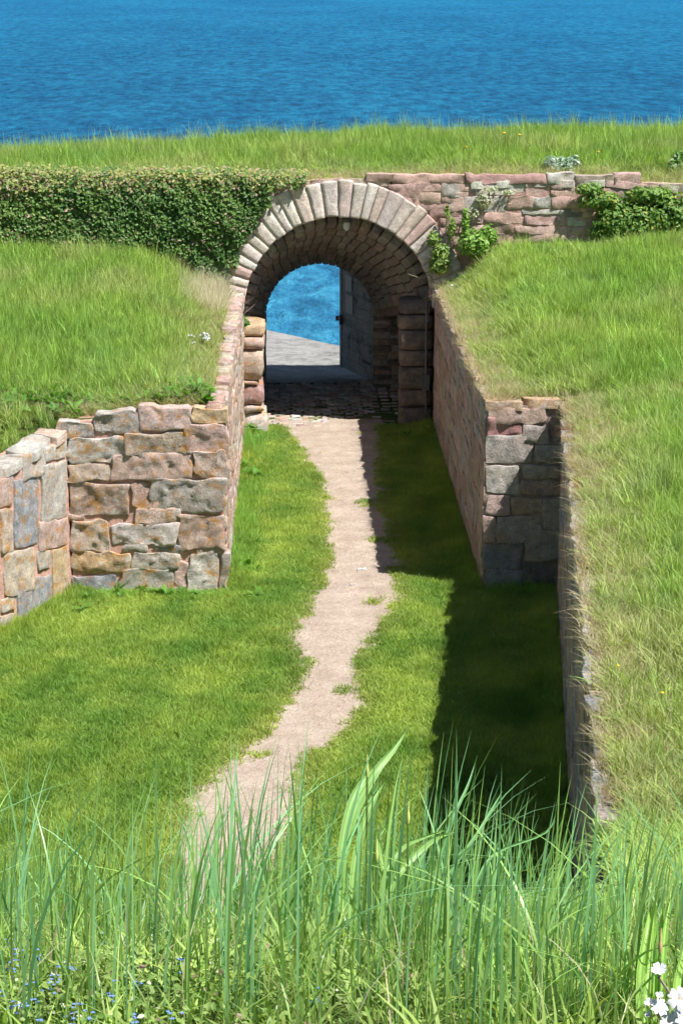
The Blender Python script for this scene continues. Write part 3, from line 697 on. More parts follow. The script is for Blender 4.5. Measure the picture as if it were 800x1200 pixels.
# ------------------------------------------------------------------ rampart walls on both sides of the gateway
WR = empty('rampart_wall', (5, YA, 0), 'rampart wall of red sandstone slabs right of the arch, grass on top', 'wall')
frR = frame((2.0, YA), (14, YA))
mbr = MB(); mbr.box(2.45, 40, YA - .003, YA + .5, -.3, 3.42); mbr.box(1.9, 2.45, YA + .005, YA + .3, 1.9, 3.5); mbr.build('mortar_core', M_MORT3, WR)
RP, RG = (.60, .41, .36), (.56, .53, .47)
Zw = [(60, 168, 122, 186, RP), (122, 170, 288, 189, RP), (292, 170, 478, 190, (.50, .31, .28)), (482, 167, 545, 190, RG), (550, 172, 640, 193, TAN), (640, 167, 697, 196, RP), (700, 190, 745, 210, RP), (748, 190, 800, 208, TAN),
      (128, 191, 230, 224, RED), (234, 190, 312, 221, RG), (316, 192, 430, 217, RG), (433, 192, 488, 219, RP), (491, 192, 519, 206, BROWN), (492, 208, 572, 219, RP), (522, 198, 600, 208, RP),
      (134, 226, 190, 244, RP), (170, 228, 246, 252, RED), (250, 224, 286, 254, RP), (288, 220, 380, 257, RG), (383, 221, 448, 250, RP), (450, 222, 490, 248, (.52, .48, .44)), (493, 222, 562, 248, RP), (425, 252, 520, 261, RG),
      (246, 258, 330, 284, RP), (333, 258, 424, 282, RP), (428, 263, 520, 288, RP), (524, 250, 560, 268, DARK), (562, 240, 604, 256, RP), (530, 270, 590, 290, RG), (566, 258, 596, 268, RP), (594, 260, 640, 290, RP),
      (232, 287, 328, 306, RP), (331, 285, 400, 306, RED), (404, 290, 500, 308, RP), (504, 292, 600, 312, RP), (250, 308, 380, 330, RP), (384, 310, 520, 330, RED), (524, 314, 620, 332, RP),
      (606, 200, 700, 226, RP), (612, 228, 720, 256, RG), (644, 258, 740, 290, RP), (704, 212, 800, 240, RP), (724, 243, 800, 268, RED), (744, 270, 800, 300, RP), (624, 293, 760, 325, RP)]
for x0, y0, x1, y1, c in Zw:
    pts = [onplane(400 + (a + rnd.uniform(-2, 2) + (1.6 if a == x1 else -1.6)) / 2, 120 + (b + rnd.uniform(-1.5, 1.5) + (.8 if b == y1 else -.8)) / 2, frR[0], frR[2]) for a, b in ((x0, y1), (x1, y1), (x1, y0), (x0, y0))]
    stone(pts, WR, M_SAND, vary(c, .08), prot=rnd.uniform(.01, .035), rd=.02, rough=.022, jit=.02, cell=.05, lim=18, freq=5)
frR2 = frame((5.55, YA), (12.5, YA))
for q in ashlar(0, 6.9, 2.2, 3.5, .17, (.35, .9), 51): stone(uv3(frR2, q), WR, M_SAND, vary(rnd.choice([RP, RED, RP, RG])), prot=.03, rough=.018, cell=.1)
coping(frame((2.2, YA), (12.5, YA)), WR, .25, 10.2, lambda a: 3.56 if a < 2.75 else 3.49, 52, cols=[RP, RP, TAN, RG], m=M_SAND, wid=.36, lo=.3, hi=.8, amp=.035)
WL = empty('rampart_wall', (-4, YA, 0), 'rampart wall left of the arch, almost hidden under dense ivy', 'wall')
mbl = MB(); mbl.box(-40, -1.25, YA - .003, YA + .5, -.3, 3.45); mbl.box(-1.25, -.8, YA + .06, YA + .3, 1.2, 2.7); mbl.build('mortar_core', M_MORT3, WL)
frL = frame((-10, YA), (-.78, YA))
for q in ashlar(0, 8.6, 2.1, 3.52, .2, (.35, .8), 61): stone(uv3(frL, q), WL, M_SAND, vary(rnd.choice([RP, RED, RG])), prot=.02, rough=.018, cell=.12)
for q in ashlar(8.62, 9.2, 1.5, 2.75, .17, (.2, .35), 62): stone(uv3(frL, q), WL, M_SAND, vary(rnd.choice([RP, LGREY, LGREY])), prot=.02, rough=.02, cell=.07)
coping(frame((-10, YA), (-1.2, YA)), WL, 0, 8.2, 3.55, 63, cols=[RP, TAN, RG], m=M_SAND, wid=.36, lo=.3, hi=.8)
# flat slabs capping the crown of the arch
coping(frame((-.4, YA), (2.3, YA)), GW, .0, 2.6, lambda a: 3.60 if .5 < a < 2.2 else 3.56, 64, cols=[RP, RP, RED, TAN], m=M_SAND, wid=.4, lo=.3, hi=.7, amp=.02, th=.1, back=.03, nm='cap_slab')
# spandrel stones either side of the ring
for sx, x0, x1 in ((1, 1.55, 2.45), (-1, -1.3, -.35)):
    zz = 2.35
    while zz < 3.5:
        h_ = rnd.uniform(.12, .2); x = CF[0] + sx * (math.sqrt(max(0, (CF[2] + .53) ** 2 - (zz + h_ * .3 - CF[1]) ** 2)) + .02)
        a, b = sorted((x, x1 if sx > 0 else x0)); t = min(zz + h_, 3.53)
        if b - a > .12 and t - zz > .05:
            k = max(1, round((b - a) / .35))
            for i in range(k):
                p, q_ = a + (b - a) * i / k + .006, a + (b - a) * (i + 1) / k - .006
                stone([(p, YA, zz + .005), (q_, YA, zz + .005), (q_, YA, t - .006), (p, YA, t - .006)], GW, M_SAND, vary(rnd.choice([RP, RED, RP])), prot=.02, rd=.02, rough=.018, jit=.015, name='spandrel_stone')
        zz += h_

# ------------------------------------------------------------------ door leaf, open outwards
def door_material():
    m, n, b = mat('grey_painted_boards')
    g = n.nodes.new('ShaderNodeTexCoord')
    p1 = tex(n, 2.6, 7, .72, vec=g.outputs['Object']); p2 = tex(n, 30, 3, .6, vec=g.outputs['Object'], stretch=(.3, .3, 1))
    c = ramp(n, [(.36, (.12, .13, .13)), (.46, (.42, .47, .50)), (.62, (.54, .60, .63))], p1).outputs[0]
    c = mix(n, .6, c, ramp(n, [(.3, (.65, .63, .6)), (.7, (1.2, 1.2, 1.2))], p2).outputs[0], 'MULTIPLY')
    n.links.new(c, b.inputs['Base Color']); b.inputs['Roughness'].default_value = .7; bump(n, b, p2, .004, 1); return m
M_DOOR = door_material()
hin, fre = np.array((1.20, 33.80)), np.array((.74, 35.16)); Ld = float(np.linalg.norm(fre - hin))
D = empty('wooden_door', (hin[0], hin[1], .02), 'open grey wooden door with two white notices under the arch', 'door'); D.rotation_euler = (0, 0, math.atan2(fre[1] - hin[1], fre[0] - hin[0]))
def dpart(name, m, boxes, parent=D, off=None):
    mb = MB()
    for b in boxes: mb.box(*b)
    me = mb.build(name, m); me.parent = parent
    return me
nb = 9; HD = 1.70
for k in range(nb):
    z0 = .02 + k * (HD - .02) / nb; dpart('board', M_DOOR, [(.08, Ld - .07, -.012, .022 + rnd.uniform(-.002, .002), z0 + .004, z0 + (HD - .02) / nb - .004)])
for x0 in (.0, Ld - .08): dpart('stile', M_DOOR, [(x0, x0 + .08, -.03, .036, .01, HD)])
dpart('brace', M_DOOR, [(.08, Ld - .08, -.034, -.014, .25, .36), (.08, Ld - .08, -.034, -.014, 1.25, 1.36)])
dpart('notice', M_PAPER, [(Ld - .58, Ld - .28, .0362, .0385, 1.34, 1.60)]); dpart('notice', M_PAPER, [(Ld - .62, Ld - .30, .0362, .0385, .98, 1.28)])
for o_ in D.children:
    if o_.name.startswith('notice'): o_['label'] = 'upper white paper notice' if o_.name == 'notice' else 'lower white paper notice'
lt = dpart('latch', M_IRON, [(Ld - .16, Ld + .12, .036, .056, .80, .84), (Ld - .12, Ld - .08, .036, .075, .74, .90), (Ld + .08, Ld + .11, .02, .07, .78, .86)])
hg = dpart('hinge', M_IRON, [(-.02, .35, .0365, .044, .28, .33), (-.02, .35, .0365, .044, 1.3, 1.35)])

# ------------------------------------------------------------------ lamp, cable, pipe, twigs in the arch
Lp = onplane(406, 262, (0, YA + .42, 0), (0, 1, 0))
M_GLASS, _n, _b = mat('lamp_glass'); _b.inputs['Base Color'].default_value = (.75, .8, .82, 1); _b.inputs['Transmission Weight'].default_value = .15; _b.inputs['Roughness'].default_value = .15
LA = empty('ceiling_lamp', Lp, 'small glass bulkhead lamp hanging unlit under the crown of the arch', 'lamp')
MB().lathe([(.001, .10), (.05, .10), (.062, .06), (.062, .02), (.05, .02)], Lp, 14).build('lamp_fitting', M_PIPE, LA, True)
MB().lathe([(.05, .02), (.055, -.02), (.045, -.075), (.02, -.10), (.001, -.105)], Lp, 14).build('lamp_glass', M_GLASS, LA, True)
MB().tube([Lp + (0, 0, .09), Lp + (0, 0, .34)], .012).build('hanger', M_PIPE, LA)
cp = [Lp + (0, 0, .18)] + [apt(CF, YA + .10 + .1 * abs(math.sin(a * 3)), a, -.045) for a in np.radians([84, 74, 64, 54, 44, 34, 24, 15])] + [np.array((1.93, YA - .05, 2.0)), np.array((1.90, YA - .1, 1.85)), np.array((1.86, YA - .06, 1.55))]
tag(MB().tube(cp, .005).build('cable', M_PIPE), 'thin cable running from the lamp down along the underside of the arch', 'cable')
MBp = MB().tube([(1.86, YA + .05, 1.85), (1.86, YA + .05, .75)], .017)
PI_ = empty('conduit_pipe', (1.86, YA + .05, 0), 'thin grey conduit pipe fixed upright on the right pier', 'pipe')
MBp.build('tube', M_PIPE, PI_); MB().box(1.81, 1.91, YA + .0, YA + .09, .55, .78).build('junction_box', M_PIPE, PI_); MB().tube([(1.86, YA + .05, .56), (1.87, YA + .04, .0)], .012).build('lower_tube', M_PIPE, PI_)
def twig(pxs, Y, label, r=.008):
    pts = [onplane(x, y, (0, Y + k * .02, 0), (0, 1, 0)) for k, (x, y) in enumerate(pxs)]
    o = MB().tube(pts, [r * (1 - .7 * k / (len(pts) - 1)) for k in range(len(pts))], 5).build('twig', M_TWIG); return tag(o, label, 'twig')
twig([(508, 332), (503, 322), (492, 326), (478, 321)], YA - .12, 'bare twig poking into the arch from its right springing', .012)
twig([(506, 318), (504, 338), (497, 352)], YA - .1, 'short bare twig hanging beside the conduit pipe', .009)
twig([(277, 383), (286, 368), (299, 356)], YA - .5, 'long bare twig rising above the left pier', .008)
twig([(276, 379), (282, 358), (297, 349)], YA - .55, 'thinner of the two bare twigs leaning over the left pier', .006)

# ------------------------------------------------------------------ grass (instanced tufts on scattered points)
LIB = []
def tuft(name, nb, h, spread, wd, bend, seed, seg=3, lean=(0, 0)):
    r = np.random.default_rng(seed); V = []; Fc = []
    for b in range(nb):
        a = r.uniform(0, 2 * math.pi); rr = spread * math.sqrt(r.uniform(0, 1)); px, py = rr * math.cos(a), rr * math.sin(a)
        hh = h * r.uniform(.45, 1.1); d = r.uniform(0, 2 * math.pi); bd = bend * r.uniform(.2, 1.2) * hh; fa = r.uniform(0, math.pi)
        wx, wy = math.cos(fa) * wd / 2, math.sin(fa) * wd / 2; k0 = len(V)
        for s in range(seg):
            t = s / seg; o = bd * t * t; ww = 1 - .75 * t
            cx, cy, cz = px + math.cos(d) * o + lean[0] * hh * t, py + math.sin(d) * o + lean[1] * hh * t, hh * (t - .12 * t * t * bend)
            V += [(cx - wx * ww, cy - wy * ww, cz), (cx + wx * ww, cy + wy * ww, cz)]
        V.append((px + math.cos(d) * bd + lean[0] * hh, py + math.sin(d) * bd + lean[1] * hh, hh * (1 - .12 * bend)))
        for s in range(seg - 1): q = k0 + 2 * s; Fc.append((q, q + 1, q + 3, q + 2))
        q = k0 + 2 * (seg - 1); Fc.append((q, q + 1, q + 2))
    me = bpy.data.meshes.new(name); me.from_pydata(V, [], Fc); me.materials.append(M_GRASS); me.polygons.foreach_set('use_smooth', [True] * len(Fc)); me.update()
    return bpy.data.objects.new(name, me)
def broadleaf(name, nl, h, seed):
    r = np.random.default_rng(seed); V = []; Fc = []
    for b in range(nl):
        a = r.uniform(0, 6.28); L = h * r.uniform(.5, 1.1); up = r.uniform(.3, 1.0); w_ = L * .28; k0 = len(V)
        dx, dy = math.cos(a), math.sin(a); z0 = r.uniform(0, h * .5)
        for t, ww in ((0, .15), (.35, 1), (.7, .8)):
            z = z0 + up * L * t * (1 - .35 * t); x = L * t * (1 - up * .4)
            V += [(dx * x - dy * w_ / 2 * ww, dy * x + dx * w_ / 2 * ww, z), (dx * x + dy * w_ / 2 * ww, dy * x - dx * w_ / 2 * ww, z)]
        V.append((dx * L * (1 - up * .4), dy * L * (1 - up * .4), z0 + up * L * .6))
        Fc += [(k0, k0 + 1, k0 + 3, k0 + 2), (k0 + 2, k0 + 3, k0 + 5, k0 + 4), (k0 + 4, k0 + 5, k0 + 6)]
    me = bpy.data.meshes.new(name); me.from_pydata(V, [], Fc); me.materials.append(M_GRASS); me.update()
    return bpy.data.objects.new(name, me)
def collection(name, objs):
    c = bpy.data.collections.new(name)
    for o in objs: c.objects.link(o)
    return c
def scatter(name, P, scale, yaw, tilt, tint, coll, nkinds, label):
    n = len(P); me = bpy.data.meshes.new(name); me.vertices.add(n); me.vertices.foreach_set('co', P.astype(np.float32).ravel())
    a = me.attributes.new('sc', 'FLOAT_VECTOR', 'POINT'); a.data.foreach_set('vector', scale.astype(np.float32).ravel())
    a = me.attributes.new('rot', 'FLOAT_VECTOR', 'POINT'); a.data.foreach_set('vector', np.stack([tilt[:, 0], tilt[:, 1], yaw], -1).astype(np.float32).ravel())
    a = me.attributes.new('tint', 'FLOAT_COLOR', 'POINT'); t = np.ones((n, 4), np.float32); t[:, :3] = tint; a.data.foreach_set('color', t.ravel())
    a = me.attributes.new('idx', 'INT', 'POINT'); a.data.foreach_set('value', rng.integers(0, nkinds, n).astype(np.int32))
    me.materials.append(M_GRASS)
    o = bpy.data.objects.new(name, me); COL.objects.link(o)
    ng = bpy.data.node_groups.new(name + '_scatter', 'GeometryNodeTree')
    ng.interface.new_socket('Geometry', in_out='INPUT', socket_type='NodeSocketGeometry'); ng.interface.new_socket('Geometry', in_out='OUTPUT', socket_type='NodeSocketGeometry')
    gi = ng.nodes.new('NodeGroupInput'); go = ng.nodes.new('NodeGroupOutput'); ip = ng.nodes.new('GeometryNodeInstanceOnPoints'); ci = ng.nodes.new('GeometryNodeCollectionInfo')
    ci.inputs['Collection'].default_value = coll; ci.inputs['Separate Children'].default_value = True; ci.inputs['Reset Children'].default_value = True
    ip.inputs['Pick Instance'].default_value = True
    def att(nm, ty):
        x = ng.nodes.new('GeometryNodeInputNamedAttribute'); x.data_type = ty; x.inputs['Name'].default_value = nm; return x.outputs['Attribute']
    ng.links.new(gi.outputs[0], ip.inputs['Points']); ng.links.new(ci.outputs[0], ip.inputs['Instance'])
    ng.links.new(att('sc', 'FLOAT_VECTOR'), ip.inputs['Scale']); ng.links.new(att('idx', 'INT'), ip.inputs['Instance Index'])
    er = ng.nodes.new('FunctionNodeEulerToRotation'); ng.links.new(att('rot', 'FLOAT_VECTOR'), er.inputs[0]); ng.links.new(er.outputs[0], ip.inputs['Rotation'])
    ng.links.new(ip.outputs[0], go.inputs[0])
    md = o.modifiers.new('scatter', 'NODES'); md.node_group = ng
    return tag(o, label, 'grass', kind='stuff')
C_TALL = collection('tall_tufts', [tuft('tuft', 10, .27, .05, .0098, .22 + .08 * s, s, lean=(.05, .01)) for s in range(6)])
C_LAWN = collection('lawn_tufts', [tuft('tuft', 16, .068, .07, .0095, .9, s + 20, seg=2) for s in range(5)] + [broadleaf('tuft', 9, .035, 33)])
C_DRY = collection('dry_tufts', [tuft('tuft', 8, .22, .05, .006, .9, s + 40) for s in range(4)])
C_WEED = collection('weed_tufts', [broadleaf('tuft', 14, .13, s + 50) for s in range(4)])
TB = np.array
def mixcol(t, a, b): return a[None] * (1 - t[:, None]) + b[None] * t[:, None]
G1, G2, G3, G4 = TB((.26, .45, .085)), TB((.47, .60, .16)), TB((.17, .40, .14)), TB((.60, .56, .32))
STRAW, STRAW2 = TB((.60, .53, .36)), TB((.50, .42, .28))
def pts_in(x0, x1, y0, y1, dens):
    n = int((x1 - x0) * (y1 - y0) * dens); return rng.uniform(x0, x1, n), rng.uniform(y0, y1, n)
def tints(x, y, seed=0, dry=0.0):
    n = len(x); a = .5 + .65 * noise2(x, y, .7, seed); b = .5 + .5 * noise2(x, y, 2.3, seed + 1); r = rng.uniform(0, 1, n)
    c = mixcol(np.clip(a * .6 + b * .5 + r * .3 - .25, 0, 1), G1, G2)
    c = c * (1 - .35 * sstep(.55, .85, b)[:, None]) + G3 * (.35 * sstep(.55, .85, b)[:, None])
    dmask = np.clip(sstep(.5, .8, .5 + .5 * noise2(x, y, 1.3, seed + 5)) * .5 + dry, 0, 1) * rng.uniform(.3, 1, n)
    c = c * (1 - dmask[:, None]) + G4 * dmask[:, None]
    return c * rng.uniform(.65, 1.28, n)[:, None]
# --- lawn on the court floor
x, y = pts_in(-6.5, 2.95, 12.4, 30.5, 1150)
inside = (x > xL(y) + .02) & (x < xR(y) - .02)
dist = path_field(x, y)
keep = inside & ((rng.uniform(0, 1, len(x)) < sstep(-.10, .05, dist)) | ((noise2(x, y, 2.4, 77) > .60) & (noise2(x, y, 9, 78) > .0) & (rng.uniform(0, 1, len(x)) < .5) & (dist > -.32)))
keep &= (x > -4.6) | (rng.uniform(0, 1, len(x)) < .5)
x, y, dist = x[keep], y[keep], dist[keep]
edge = np.minimum(x - xL(y), xR(y) - x); hg_ = 1 + 1.3 * sstep(.4, 0, edge) + .45 * noise2(x, y, 2.6, 41) - .25 * sstep(.35, 0, dist)
n = len(x)
stripe = .5 + .5 * np.sin((x * .8 - y * .25) * 9 + 1.2 * noise2(x, y, .6, 71))
LA1, LA2 = TB((.18, .34, .055)), TB((.43, .55, .115))
tn = mixcol(np.clip(.5 + .55 * noise2(x, y, 1.1, 72) + .45 * noise2(x, y, 4, 73) + .35 * (stripe - .5) + rng.uniform(-.2, .2, n), 0, 1), LA1, LA2)
bm = sstep(.25, .0, dist)[:, None] * .45 * rng.uniform(0, 1, (n, 1)); tn = tn * (1 - bm) + TB((.36, .32, .13)) * bm
scatter('grass', np.stack([x, y, h_in(x, y) + .006], -1), np.stack([rng.uniform(.8, 1.3, n)] * 2 + [rng.uniform(.6, 1.3, n) * np.clip(hg_, .35, 3)], -1), rng.uniform(0, 6.28, n), rng.normal(0, .12, (n, 2)), tn * rng.uniform(.75, 1.2, (n, 1)), C_LAWN, 6, 'short mown lawn grass covering the floor of the sunken court')
# --- long grass at the foot of the walls in the court
xs_, ys_ = [], []
for k in range(5200):
    yy = rng.uniform(13.5, 30.3)
    if k % 3: s_ = 1; xx = float(xL(yy)) + abs(rng.normal(0, .10)) + .03
    else: xx = float(xR(yy)) - abs(rng.normal(0, .06)) - .03
    xs_.append(xx); ys_.append(yy)
for k in range(560): xs_.append(rng.uniform(-2.4, -.7)); ys_.append(YF - .04 - abs(rng.normal(0, .08)))
for k in range(200): xs_.append(rng.uniform(2.0, 2.75)); ys_.append(YF - .04 - abs(rng.normal(0, .08)))
x, y = np.array(xs_), np.array(ys_); n = len(x)
cl = .55 + .5 * noise2(x, y, 1.3, 44)
scatter('grass', np.stack([x, y, h_in(x, y) - .01], -1), np.stack([rng.uniform(.6, 1.0, n)] * 2 + [rng.uniform(.4, 1.0, n) * np.clip(cl, .25, 1.2) * np.where((x < 0) & (y > 22), 1.35, .85)], -1), rng.uniform(0, 6.28, n), rng.normal(0, .2, (n, 2)), tints(x, y, 3) * TB((.9, 1.05, .9)), C_TALL, 6, 'longer unmown grass along the foot of the court walls')
# --- terraces, banks and rampart top
X, Y_, Hh, K, Dr = [], [], [], [], []
def addpts(x, y, k, hs, dr): X.append(x); Y_.append(y); K.append(np.full(len(x), k)); Hh.append(hs); Dr.append(dr)
x, y = pts_in(-7.5, -.95, 22.3, 30.3, 700); e = np.minimum(-.95 - x, y - 22.3)
addpts(x, y, 0, .5 + .55 * sstep(0, .8, e) + .2 * noise2(x, y, 1.2, 2), sstep(.9, .1, e) * .75)
x, y = pts_in(-8, -2.6, 9.5, 22.3, 260); k = x < xL(y) - .33; x, y = x[k], y[k]; addpts(x, y, 0, .8 + 0 * x, .2 + 0 * x)
x, y = pts_in(1.7, 8.2, 9.5, 30.3, 680); e = x - xR(y) - .12; k = (e > 0) & ((y < 21.9) | (y > 22.3) | (x > 3.0)) & ((x < y * .2 + .8) | (rng.uniform(0, 1, len(x)) < .35)); x, y, e = x[k], y[k], e[k]
addpts(x, y, 0, .35 + .5 * sstep(0, .9, e) * sstep(30.4, 29.3, y) + .12 + .3 * noise2(x, y, 1.2, 2) + .2 * noise2(x, y, 4, 7), sstep(1.0, .1, e) * .5 + .08 * sstep(.2, .6, noise2(x, y, .8, 9)))
x, y = pts_in(-9, 10, 30.46, 36.0, 360); k = (x > .2) | (y > 30.7); x, y = x[k], y[k]; e = y - 30.75; addpts(x, y, 0, .30 + .25 * sstep(-.3, .3, e) + .75 * sstep(.0, 1.8, e) + .3 * noise2(x, y * .5, 1.6, 12), sstep(.9, 0, e) * .7)
x, y = pts_in(-9, 10, 34.6, 36.0, 260); addpts(x, y, 0, 1.15 + .75 * noise2(x, 0 * y, 1.6, 12) + .4 * noise2(x, y, 5, 14), .05 + 0 * x)
x = rng.uniform(-8, 9, 900); x = x[noise2(x, 0 * x, 1.4, 55) + rng.uniform(-.4, .4, 900) > .1]; addpts(x, rng.uniform(34.9, 36, len(x)), 0, rng.uniform(1.3, 1.8, len(x)), .1 + 0 * x)
x, y = pts_in(-4.5, 4.5, 1.5, 13.6, 430); k = ((x > xL(y)) & (x < xR(y)) | (y < 10.6)) & ((y > 6) | (rng.uniform(0, 1, len(x)) < .25)); k &= (np.abs(x) < y * .22 + .8); x, y = x[k], y[k]
addpts(x, y, 0, .34 + .15 * noise2(x, y, 1.5, 19) + .1 * sstep(9, 12, y), .12 + 0 * x)
x, y, hs, dr = map(np.concatenate, (X, Y_, Hh, Dr)); n = len(x)
tn = tints(x, y, 5, 0.0) * rng.uniform(.7, 1.25, (n, 1)); big_ = rng.uniform(0, 1, n) < .05; hs = np.where(big_, hs * 1.5, hs); tn = np.where(big_[:, None], tn * TB((1.15, 1.15, 1.1)), tn); dm = (np.clip(dr, 0, 1) * rng.uniform(.1, .9, n))[:, None]; tn = tn * (1 - dm) + TB((.50, .45, .27)) * dm
scatter('grass', np.stack([x, y, ground_h(x, y) - .01], -1), np.stack([rng.uniform(.9, 1.4, n)] * 2 + [rng.uniform(.6, 1.25, n) * np.clip(hs, .2, 2)], -1), rng.uniform(0, 6.28, n), rng.normal(0, .13, (n, 2)), tn, C_TALL, 6, 'uncut meadow grass on the terraces, banks and rampart top')
# --- dry straw along the edges of the walls
PATCH = [(rnd.uniform(2.4, 5), rnd.uniform(11, 29)) for _ in range(16)] + [(rnd.uniform(-4, -1.3), rnd.uniform(22.6, 29)) for _ in range(7)] + [(-1.8, 22.7), (3.3, 21.5), (3.0, 17), (2.7, 19.5), (2.9, 14)]
xs_, ys_ = [], []
for k in range(12000):
    c = rng.integers(0, 6)
    if c == 0: xx, yy = -1.0 - abs(rng.normal(0, .28)), rng.uniform(22.3, 30.2)
    elif c == 1: xx, yy = rng.uniform(-3.6, -1.0), 22.3 + abs(rng.normal(0, .35))
    elif c in (2, 3): yy = rng.uniform(10.5, 21.8); xx = float(xR(yy)) + .18 + abs(rng.normal(0, .25))
    elif c == 4: yy = rng.uniform(22.2, 30.2); xx = 2.16 + abs(rng.normal(0, .22))
    else: yy = 30.5 + abs(rng.normal(0, .3)); xx = rng.uniform(-8, 9)
    xs_.append(xx); ys_.append(yy)
k2 = 560; xs_ += list(-1.22 + rng.normal(0, .22, k2)); ys_ += list(29.1 + rng.normal(0, .6, k2))
for k in range(1500):
    cx, cy_ = PATCH[k % len(PATCH)]; xs_.append(cx + rng.normal(0, .3)); ys_.append(cy_ + rng.normal(0, .45))
for k in range(2200):
    yy = rng.uniform(10.8, 30.0); xs_.append(float(xR(yy)) + rng.uniform(.0, .26)); ys_.append(yy)
x, y = np.array(xs_), np.array(ys_); k = (y < 30.3) | (y > 30.47); k &= (x < -1) | (x > 1.6) | (y > 30.4); k &= ~((x < 2.85) & (x > 1.9) & (y < 22.02) & (x < xR(y))); x, y = x[k], y[k]; n = len(x)
tall = (np.abs(x + 1.25) < .5) & (np.abs(y - 29.2) < 1.0); tn = mixcol(rng.uniform(0, 1, n), STRAW, STRAW2) * rng.uniform(.7, 1.25, (n, 1)) 
tn = np.where(tall[:, None], TB((.78, .72, .58)) * rng.uniform(.7, 1.1, (n, 1)), tn)
red_ = (noise2(x, y, 2.2, 88) > .42) & ~tall & (rng.uniform(0, 1, n) < .7) & ((np.abs(x - xR(y)) < .45) | ((y < 22.9) & (x < -2)))
tn = np.where(red_[:, None], TB((.50, .19, .11)) * rng.uniform(.7, 1.2, (n, 1)), tn)
low_ = np.where(red_, .35, 1.0)
scatter('dry_grass', np.stack([x, y, ground_h(x, y) - .01], -1), np.stack([rng.uniform(.7, 1.2, n)] * 2 + [rng.uniform(.3, 1.0, n) * np.where(tall, 2.6, 1) * low_], -1), rng.uniform(0, 6.28, n), rng.normal(0, .35, (n, 2)), tn, C_DRY, 4, 'straw-coloured dry grass fringing the wall tops')
# --- low leafy weeds
xs_, ys_ = [], []
for (cx, cy_, sx, sy_, k) in ((-1.2, 22.75, .28, .25, 190), (-2.5, 23.1, .45, .4, 420), (-3.2, 22.9, .5, .5, 300), (-1.9, 24.2, .5, .5, 60), (2.35, 29.9, .3, .25, 70), (-.66, 29.75, .06, .12, 22), (-.66, 27.3, .06, .4, 14),
                              (3.9, 21, .6, 2.2, 60), (3.3, 15, .5, 1.6, 40), (-1.5, 21.86, .5, .07, 14), (3.2, 29.9, .8, .25, 60)):
    xs_ += list(cx + rng.normal(0, sx, k)); ys_ += list(cy_ + rng.normal(0, sy_, k))
x, y = np.array(xs_), np.array(ys_); k = ~((y > 22.0) & (y < 22.3)) & ((y < 30.3)) & ~((y < 22) & (x < xL(y) + .03) & (x > xL(y) - .4)) & ~((y < 22) & (x > xR(y) - .03) & (x < xR(y) + .2)) & ((x < -.95) | (x > -.75)) & ((x > 2.2) | (x < 1.9)); x, y = x[k], y[k]; n = len(x)
tn = mixcol(rng.uniform(0, 1, n), TB((.10, .27, .04)), TB((.18, .36, .06))) * rng.uniform(.8, 1.2, (n, 1))
scatter('weeds', np.stack([x, y, ground_h(x, y)], -1), np.stack([rng.uniform(.6, 1.3, n) * np.where((x < -1) & (y > 22.2) & (y < 24.2), 1.15, 1)] * 3, -1), rng.uniform(0, 6.28, n), rng.normal(0, .2, (n, 2)), tn, C_WEED, 4, 'low leafy weeds growing in patches behind the wall tops')

# ------------------------------------------------------------------ leaf masses
def leafmass(name, P, Nn, size, tint, m, parent=None, point=1.5, fold=.18):
    """many small pointed leaves, each six vertices with a folded midrib"""
    n = len(P); Nn = Nn / np.linalg.norm(Nn, axis=1)[:, None]
    r = rng.normal(0, 1, (n, 3)); a = np.cross(Nn, r); a /= np.linalg.norm(a, axis=1)[:, None]; b = np.cross(Nn, a)
    s = size[:, None]
    prof = [(-.5 * point, 0, 0), (-.15, -.42, fold), (.28, -.26, fold * .6), (.5 * point, 0, 0), (.28, .26, fold * .6), (-.15, .42, fold)]
    V = np.stack([P + a * s * u + b * s * v + Nn * s * w_ for u, v, w_ in prof], 1).reshape(-1, 3)
    k = np.arange(n)[:, None] * 6
    Fc = np.concatenate([k + np.array([[0, 1, 2, 3]]), k + np.array([[0, 3, 4, 5]])])
    o = mobj(name, V, Fc, m, parent, False, tint=np.repeat(tint, 6, 0)); return o
IV = empty('ivy', (-4, YA, 2.4), 'dense dark green ivy hanging over the rampart wall left of the arch', 'ivy')
n = 52000; x = rng.uniform(-8.5, .15, n); zz = rng.uniform(2.05, 3.72, n)
dring = np.hypot(x - CF[0], zz - CF[1]) - CF[2]
lim = np.where(x > -1.9, .27 + .28 * np.clip((zz - 2.6) / 1.1, 0, 1) + .09 * noise2(x, zz, 5, 3), 0)
low = 2.52 + .10 * noise2(x, 0 * x, 1.7, 4) - .55 * sstep(-1.75, -1.05, x) * (x > -1.9)
k = (dring > lim) & (zz > low) & ~((x > -.95) & (zz < 2.35)); k &= ~((x > -.35) & (zz < 3.42 + .25 * (x + .35) + .05 * noise2(x, zz, 6, 8)))
x, zz = x[k], zz[k]; n = len(x)
bulge = .07 + .06 * noise2(x, zz, 2.0, 5) + .05 * noise2(x, zz, 5.5, 6) + .05 * sstep(-1.2, -.6, x); dep = rng.uniform(-.05, .05, n)
zz = zz + .06 * noise2(x, 0 * x, 1.5, 17) + .04 * noise2(x, 0 * x, 5, 18); top = sstep(3.5, 3.7, zz)
P = np.stack([x, YA - bulge + dep + top * rng.uniform(0, .5, n), zz - top * .0 + .02 * rng.normal(0, 1, n)], -1)
Nn = np.stack([rng.normal(.1, .45, n), -1 + rng.normal(0, .3, n), .55 + rng.normal(0, .4, n) + top], -1)
r = rng.uniform(0, 1, n); t = np.clip(.45 + .4 * noise2(x, zz, 3.1, 9) + rng.uniform(-.35, .35, n), 0, 1)
tn = mixcol(t, TB((.07, .16, .04)), TB((.20, .34, .08)))
